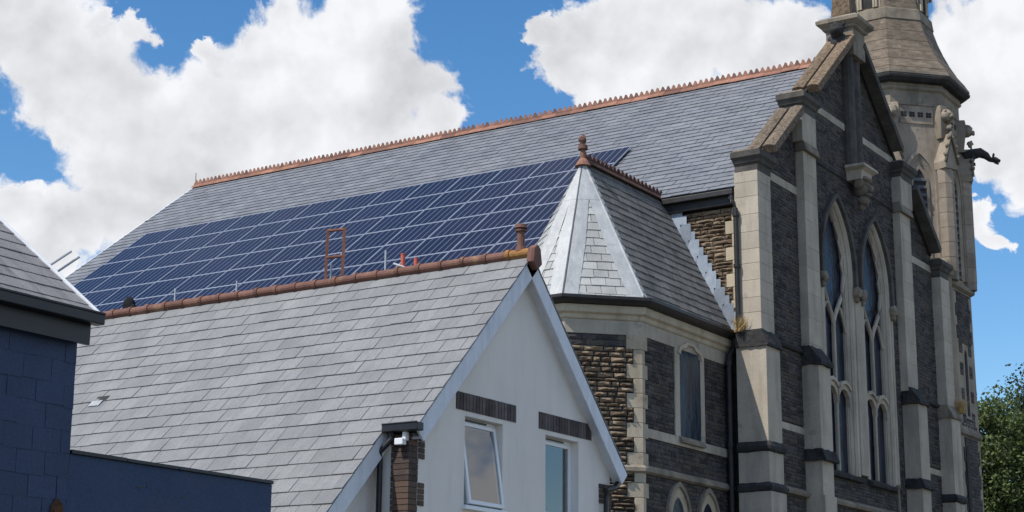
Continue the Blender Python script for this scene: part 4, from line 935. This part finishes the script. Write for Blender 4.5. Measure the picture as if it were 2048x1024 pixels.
for (nx, ny) in NORM:
    F = face(nx, ny, 2.20)
    m = MB(); slab_ring(m, F, arch_pts(0, .66, 17.95, 1.25, 14.95), arch_pts(0, .54, 17.95, 1.08, 14.95), -.05, .10); tl = m.build('belfry_opening', 'tower_stone', tw, bevel=.012)
    m = MB(); ring(m, F, arch_pts(0, .54, 17.95, 1.08, 14.95), arch_pts(0, .40, 17.95, .85, 14.95), .06, .015); m.build('jamb_moulding', 'tower_stone', tl, recalc=False)
    m = MB(); m.prism(F, arch_pts(0, .25, 17.9, .62, 14.95), -.02, .012); m.build('dark_opening', 'interior', tl)
    m = MB(); slab_ring(m, F, arch_pts(0, .33, 17.9, .74, 14.95), arch_pts(0, .235, 17.9, .60, 14.95), -.02, .05); m.build('inner_arch', 'tower_stone', tl)
    z = 15.05
    while z < 18.2:
        m = MB(); m.add([F(-.235, z, .014), F(.235, z, .014), F(.235, z-.10, .055), F(-.235, z-.10, .055), F(-.235, z+.03, .014), F(.235, z+.03, .014), F(.235, z-.07, .06), F(-.235, z-.07, .06)], [(0, 1, 2, 3), (4, 7, 6, 5), (3, 2, 6, 7), (0, 4, 5, 1), (0, 3, 7, 4), (1, 5, 6, 2)]); m.build('louvre', 'lead_dark', tl); z += .26
    # quatrefoil band
    m = MB(); m.fbox(F, -.62, .62, 20.10, 20.62, -.02, .03); qb = m.build('quatrefoil_band', 'tower_stone', tw)
    for k in range(4):
        m = MB(); ux = -.45+.3*k
        for dx, dz in ((-.05, .045), (.05, .045), (-.05, -.045), (.05, -.045)):
            m.prism(F, [(ux+dx+.055*math.cos(t), 20.42+dz+.055*math.sin(t)) for t in np.linspace(0, 2*math.pi, 10, endpoint=False)], .02, .034+.0008*k+.0003*(dx > 0)+.0004*(dz > 0))
        m.build('quatrefoil', 'black_stone', qb)
for i in range(8):     # corner shafts with crocketed gablets
    p = octl(2.20, 0)[i]; n_ = unit(A3(p[0]-TX, p[1]-TY, 0)); c = p+n_*.02
    Fv = Frame(c, np.cross((0, 0, 1), n_), (0, 0, 1))
    m = MB(); m.loft([[c+A3(.30*math.cos(t), .30*math.sin(t), z) for t in np.linspace(0, 2*math.pi, 8, endpoint=False)+math.pi/8] for z in (14.7, 18.5)]); sh = m.build('corner_shaft', 'tower_stone', tw, bevel=.015)
    z = 14.95
    for k in range(7):
        m = MB(); m.loft([[c+A3(.312*math.cos(t), .312*math.sin(t), zz) for t in np.linspace(0, 2*math.pi, 8, endpoint=False)+math.pi/8] for zz in (z+.006, z+.50)]); m.build('drum', 'tower_stone', sh, bevel=.01); z += .508
    m = MB(); m.prism(Fv, [(-.30, 18.5), (.30, 18.5), (.32, 18.75), (0, 19.75), (-.32, 18.75)], -.25, .34); m.build('gablet', 'tower_stone', sh, bevel=.012)
    m = MB(); m.prism(Fv, [(-.36, 18.70), (-.28, 18.66), (0, 19.58), (.28, 18.66), (.36, 18.70), (0, 19.86)], .34, .40)
    for sx in (-1, 1):
        for t in (.2, .5, .8): m.ball(Fv(sx*.34*(1-t)+sx*.03, 18.75+1.05*t, .36), .075, 8, 6, .012)
    m.ball(Fv(0, 19.92, .33), (.10, .10, .12), 8, 6, .02); m.build('crockets', 'ashlar_dirty', sh, smooth=True)
    m = MB(); m.loft([[Fv(a*q, z, b*q-.1) for a, b in ((-.26, -.2), (-.26, .3), (.26, .3), (.26, -.2))] for q, z in ((.7, 19.6), (.9, 20.05), (1.0, 20.3), (1.05, 20.55), (.95, 20.74))]); m.build('corbel', 'tower_stone', sh, bevel=.02)
    m = MB(); m.ball(Fv(0, 20.38, .22), (.22, .22, .22), 10, 8, .03); m.ball(Fv(0, 20.32, .43), (.10, .10, .09), 8, 6, .015); m.ball(Fv(-.12, 20.52, .26), .07, 8, 6, .01); m.ball(Fv(.12, 20.52, .26), .07, 8, 6, .01); m.build('carved_head', 'tower_stone', sh, smooth=True)
# gargoyle on the street corner
p = octl(2.2, 0)[3]; n_ = unit(A3(p[0]-TX, p[1]-TY, 0)); G = lambda d, z, s_=0: A3(p[0], p[1], 0)+n_*d+A3(0, 0, z)+np.cross((0, 0, 1), n_)*s_
m = MB(); m.tube([G(.1, 19.45), G(.4, 19.55), G(.68, 19.60), G(.88, 19.48), G(1.0, 19.34), G(1.18, 19.32), G(1.34, 19.26)], [.17, .20, .18, .13, .09, .11, .05], 10)
for s_ in (-.13, .13):
    m.tube([G(.45, 19.45, s_), G(.38, 19.25, s_), G(.3, 19.18, s_)], .075, 8, .05); m.ball(G(1.12, 19.48, s_*.6), (.04, .04, .07), 6, 5)
m.tube([G(1.15, 19.24), G(1.28, 19.16)], .05, 8, .03); m.tube([G(.2, 19.15), G(.5, 19.2)], .08, 8, .06)
m.build('gargoyle', 'black_stone', tw, smooth=True)
# lucarnes
for (nx, ny) in ((-1, 0), (0, -1), (-1, -1), (1, 0)):
    if (nx, ny) == (-1, -1): continue
    F = face(nx, ny, 1.36)
    m = MB(); m.fbox(F, -.46, .46, 24.57, 25.35, -.2, .10); m.prism(F, [(-.56, 25.32), (.56, 25.32), (0, 26.6)], -.4, .16); lu = m.build('lucarne', 'tower_stone', tw, bevel=.012)
    m = MB(); m.prism(F, arch_pts(0, .20, 25.1, .42, 24.62), .09, .106); m.build('dark_opening', 'black_stone', lu)
    for x in (-.33, .33, -.235, .235):
        m = MB(); m.tube([F(x, 24.6, .15), F(x, 25.2, .15)], .045, 8); m.build('colonnette', 'ashlar_warm', lu)
    m = MB(); slab_ring(m, F, arch_pts(0, .34, 25.15, .62, 25.1), arch_pts(0, .22, 25.15, .45, 25.1), .08, .22); m.build('arch', 'tower_stone', lu)
    m = MB(); m.prism(F, [(-.64, 25.25), (-.54, 25.22), (0, 26.5), (.54, 25.22), (.64, 25.25), (0, 26.75)], -.3, .24); m.build('gable_coping', 'ashlar_dirty', lu)
# lower stage: dark stone panels and slits in the ashlar
for (nx, ny), lim in (((0, -1), 120), ((-1, -1), 60)):
    F = face(nx, ny, 2.285)
    def iv(v0, v1, nx=nx):
        z = (v0+v1)/2; k = int(z/.4) % 2; a = .93-(.30 if k else .16)
        if nx == 0:
            if 10.2 < z < 12.7: return [(-a, -.30), (.30, a)] if k else []
            return [(-a, a)]
        return [(-a, -.45+.2*k)] if k else []
    F_lo = face(nx, ny, 2.325)
    it = stone_items(F_lo, 6.0, 9.55, (.09, .13), (.2, .45), iv, .03, 6)+stone_items(F, 9.9, 14.45, (.09, .13), (.2, .45), iv, .03, 6)
    pieces(tw, 'stone', FLAT_STONES, it, 'pennant', 'coursed_stone', lim)
F = face(0, -1, 2.285); m = MB(); m.prism(F, arch_pts(0, .10, 12.3, .2, 10.3), -.02, .03); m.build('slit_window', 'interior', tw)
F = face(0, -1, 2.36); m = MB(); m.prism(F, arch_pts(-.55, .12, 9.05, .2, 6.5), -.04, .012); m.build('slit_window', 'interior', tw)
octloft(((2.31, 9.58), (2.40, 9.64), (2.40, 9.74), (2.30, 9.9))).build('ledge', 'ashlar_dirty', tw)
m = MB(); cx_, cy_ = 54.02, 18.12
m.loft([[A3(cx_+r_*math.cos(t), cy_+r_*math.sin(t), z) for t in np.linspace(0, 2*math.pi, 12, endpoint=False)] for r_, z in ((.34, 0), (.34, 14.7), (.42, 14.78), (.44, 15.05), (.36, 15.12), (.30, 15.3), (.05, 15.4))]); m.build('stair_shaft', 'tower_stone', tw, bevel=.01)
m = MB(); m.box(51.4, 53.2, 18.2, 21.5, 0, 13.4); m.build('tower_link_wall', 'pennant', church)
# dry grass on the ledges
def tuft(c, n, h, spread, lab):
    m = MB()
    for k in range(n):
        a = RNG.uniform(0, 6.28); r_ = RNG.uniform(0, spread); b = A3(c[0]+r_*math.cos(a), c[1]+r_*math.sin(a)*.6, c[2]); t = b+A3(RNG.normal(0, .4), RNG.normal(0, .4), 1)*h*RNG.uniform(.4, 1.1); s_ = unit(A3(RNG.normal(), RNG.normal(), 0))*.008
        md = (b+t)/2+A3(0, 0, h*.12); m.add([b-s_, b+s_, md+s_*.8, t, md-s_*.8], [(0, 1, 2, 4), (4, 2, 3)])
    o = m.build('grass_tuft', 'dry_grass', None, recalc=False); o['label'] = lab; o['category'] = 'grass'
tuft((37.50, 17.66, 9.98), 190, .42, .2, 'dry grass tuft growing at the end of the stair bay gutter')
tuft((51.80, 16.98, 9.85), 170, .50, .2, 'dry yellow grass tuft on the right buttress ledge')

# ================================================================== SOLAR PANELS
CW, RH, U0, V0 = 1.4485, 1.205, 22.48, 4.66
PW, PH, TH = CW-.02, RH-.018, .038
def frame_mesh():
    m = MB(); F = Frame((0, 0, 0), (1, 0, 0), (0, 1, 0)); t = .026; q = .014
    m.fbox(F, 0, q, 0, PH, 0, TH); m.fbox(F, PW-q, PW, 0, PH, 0, TH); m.fbox(F, q, PW-q, 0, t, 0, TH); m.fbox(F, q, PW-q, PH-t, PH, 0, TH)
    return mesh('frame', m.v, m.f)
fme = frame_mesh(); fme.materials.append(MATS['frame_metal'])
gm = MB(); gm.box(.012, PW-.012, .024, PH-.024, TH-.012, TH-.004); gme = mesh('cell_glass', gm.v, gm.f); gme.materials.append(MATS['solar_cells'])
ORD = ['first', 'second', 'third', 'fourth', 'fifth', 'sixth', 'seventh', 'eighth', 'ninth', 'tenth', 'eleventh', 'twelfth', 'thirteenth']
for r in range(6):
    for c in range(13):
        o_ = RN(U0+c*CW, V0+r*RH, .085+RNG.uniform(-.003, .003))
        B = np.stack([RN.u, RN.v, RN.n], 1)
        tilt = RNG.normal(0, .0015, 2)
        e = bpy.data.objects.new('solar_panel', None); COL.objects.link(e); e.empty_display_size = .2
        M = Matrix([[B[i][0], B[i][1], B[i][2]+tilt[0]*B[i][0]+tilt[1]*B[i][1], o_[i]] for i in range(3)]+[[0, 0, 0, 1]])
        e.matrix_basis = M
        e['label'] = 'dark blue solar panel, %s row from the top, %s from the left end' % (ORD[r], ORD[12-c]); e['category'] = 'solar panel'; e['group'] = 'solar panels on the nave roof'
        for nm, me in (('frame', fme), ('cell_glass', gme)):
            q = bpy.data.objects.new(nm, me); COL.objects.link(q); q.parent = e

# ================================================================== SCAFFOLD BEHIND THE HOUSE
SX = 34.62
sc = thing('scaffold', (SX, 29.5, 0), 'galvanised edge-protection scaffold along the nave eaves behind the house ridge', 'scaffold')
for (y, z) in ((25.3, 11.9), (26.32, 12.53), (28.12, 12.41), (31.42, 12.33), (33.72, 12.39), (35.5, 12.30), (38.0, 12.2)):
    m = MB(); m.tube([(SX, y, 0), (SX, y, z)], .027, 10); m.build('post', 'galvanised', sc, smooth=False)
for z in (5.5, 10.5): m = MB(); m.tube([(SX+.06, 24.8, z), (SX+.06, 38.6, z)], .025, 8); m.build('ledger', 'galvanised', sc)
for k in range(4): m = MB(); m.box(SX-.75+.23*k, SX-.75+.23*k+.21, 24.8, 38.6, 10.53, 10.57); m.build('deck_board', 'board', sc)
for (y, zt, zb) in ((25.76, 12.34, 12.0), (25.34, 12.17, 11.95)):
    m = MB(); m.tube([(SX, y, 10.57), (SX, y, zb)], .024, 8); m.build('short_post', 'galvanised', sc)
    m = MB(); m.tube([(SX, y, zb), (SX, y, zt)], .055, 10); m.tube([(SX, y, zt), (SX, y, zt+.03)], .062, 10); m.build('post_cap', 'orange_plastic', sc, label='orange plastic cap on a short scaffold post')
m = MB(); m.tube([(SX-.05, 26.02, 12.13), (SX-.05, 25.62, 11.97)], .03, 8); m.build('brace', 'galvanised', sc)
ld = thing('ladder', (SX-.25, 27.8, 10.57), 'red-brown wooden ladder top standing up behind the house ridge', 'ladder')
La = [A3(SX-.5, 27.92, 10.58), A3(SX+.0, 28.27, 13.36)]; Lb = [A3(SX-.5, 27.38, 10.58), A3(SX+.0, 27.70, 13.33)]
for P in (La, Lb): m = MB(); m.tube(P, .052, 4); m.build('stile', 'timber_red', ld)
for t in (.04, .24, .44, .705, .985): m = MB(); m.tube([La[0]+(La[1]-La[0])*t, Lb[0]+(Lb[1]-Lb[0])*t], .04, 8); m.build('rung', 'timber_red', ld)
m = MB(); m.ball((SX-.02, 35.5, 12.08), (.14, .22, .27), 14, 10, .012); m.ball((SX-.02, 35.36, 11.98), (.12, .14, .16), 10, 8, .012); o = m.build('tarpaulin_bundle', 'black_cloth', None, smooth=True); o['label'] = 'black cloth bundle tied to a scaffold post above the ridge'; o['category'] = 'bundle'
sr = thing('verge_rail', (38.4, 43.6, 0), 'two bare scaffold tubes standing out past the rear verge of the nave roof', 'scaffold')
for (a, b) in (((39.66, 43.6, 15.84), (37.2, 43.6, 13.98)), ((40.03, 43.6, 15.72), (37.2, 43.6, 13.55))):
    m = MB(); m.tube([a, b], .045, 10); m.build('tube', 'galvanised', sr)
m = MB(); m.tube([(37.4, 43.68, 0), (37.4, 43.68, 14.3)], .035, 8); m.build('post', 'galvanised', sr)

# ================================================================== TREES
def tree(loc, h, crown_c, crown_r, nclump, leaves, mat, lab, seed):
    rg = np.random.default_rng(seed); t = thing('tree', loc, lab, 'tree', 'trees beyond the tower'); base = A3(*loc)
    m = MB(); top = base+A3(.3, .2, h*.72)
    m.tube([base, base+A3(.1, 0, h*.2), base+A3(.05, .15, h*.45), top], [.42, .34, .25, .1], 10)
    cl = []
    for k in range(nclump):
        d = unit(rg.normal(0, 1, 3)); c = A3(*crown_c)+d*np.array(crown_r)*rg.uniform(.25, 1.0)**.6; cl.append((c, rg.uniform(.45, 1.0)))
        if k % 3 == 0:
            b = base+(top-base)*rg.uniform(.35, .95); mid = (b+c)/2+A3(0, 0, .3); m.tube([b, mid, c], [.10, .06, .02], 6)
    m.build('trunk', 'bark', t, smooth=True)
    V = []; Fc = []
    for c, s_ in cl:
        for _ in range(leaves):
            p = c+np.clip(rg.normal(0, 1, 3), -1.5, 1.5)*s_*.55; n_ = unit(rg.normal(0, 1, 3)+A3(-.4, 0, .7)); a = unit(np.cross(n_, rg.normal(0, 1, 3))); b = np.cross(n_, a); q = rg.uniform(.07, .13); k = len(V)
            V += [p-a*q, p-b*q*.55+n_*.02, p+a*q, p+b*q*.55+n_*.02]; Fc.append((k, k+1, k+2, k+3))
    me = bpy.data.meshes.new('crown'); me.from_pydata([tuple(map(float, v)) for v in V], [], Fc); me.update(); obj('crown', me, mat, t, kind='stuff')
tree((76.3, 24.0, 0), 14, (76.0, 23.6, 9.6), (3.2, 3.4, 4.9), 230, 190, 'leaf', 'sunlit green broadleaf tree just right of the tower', 11)
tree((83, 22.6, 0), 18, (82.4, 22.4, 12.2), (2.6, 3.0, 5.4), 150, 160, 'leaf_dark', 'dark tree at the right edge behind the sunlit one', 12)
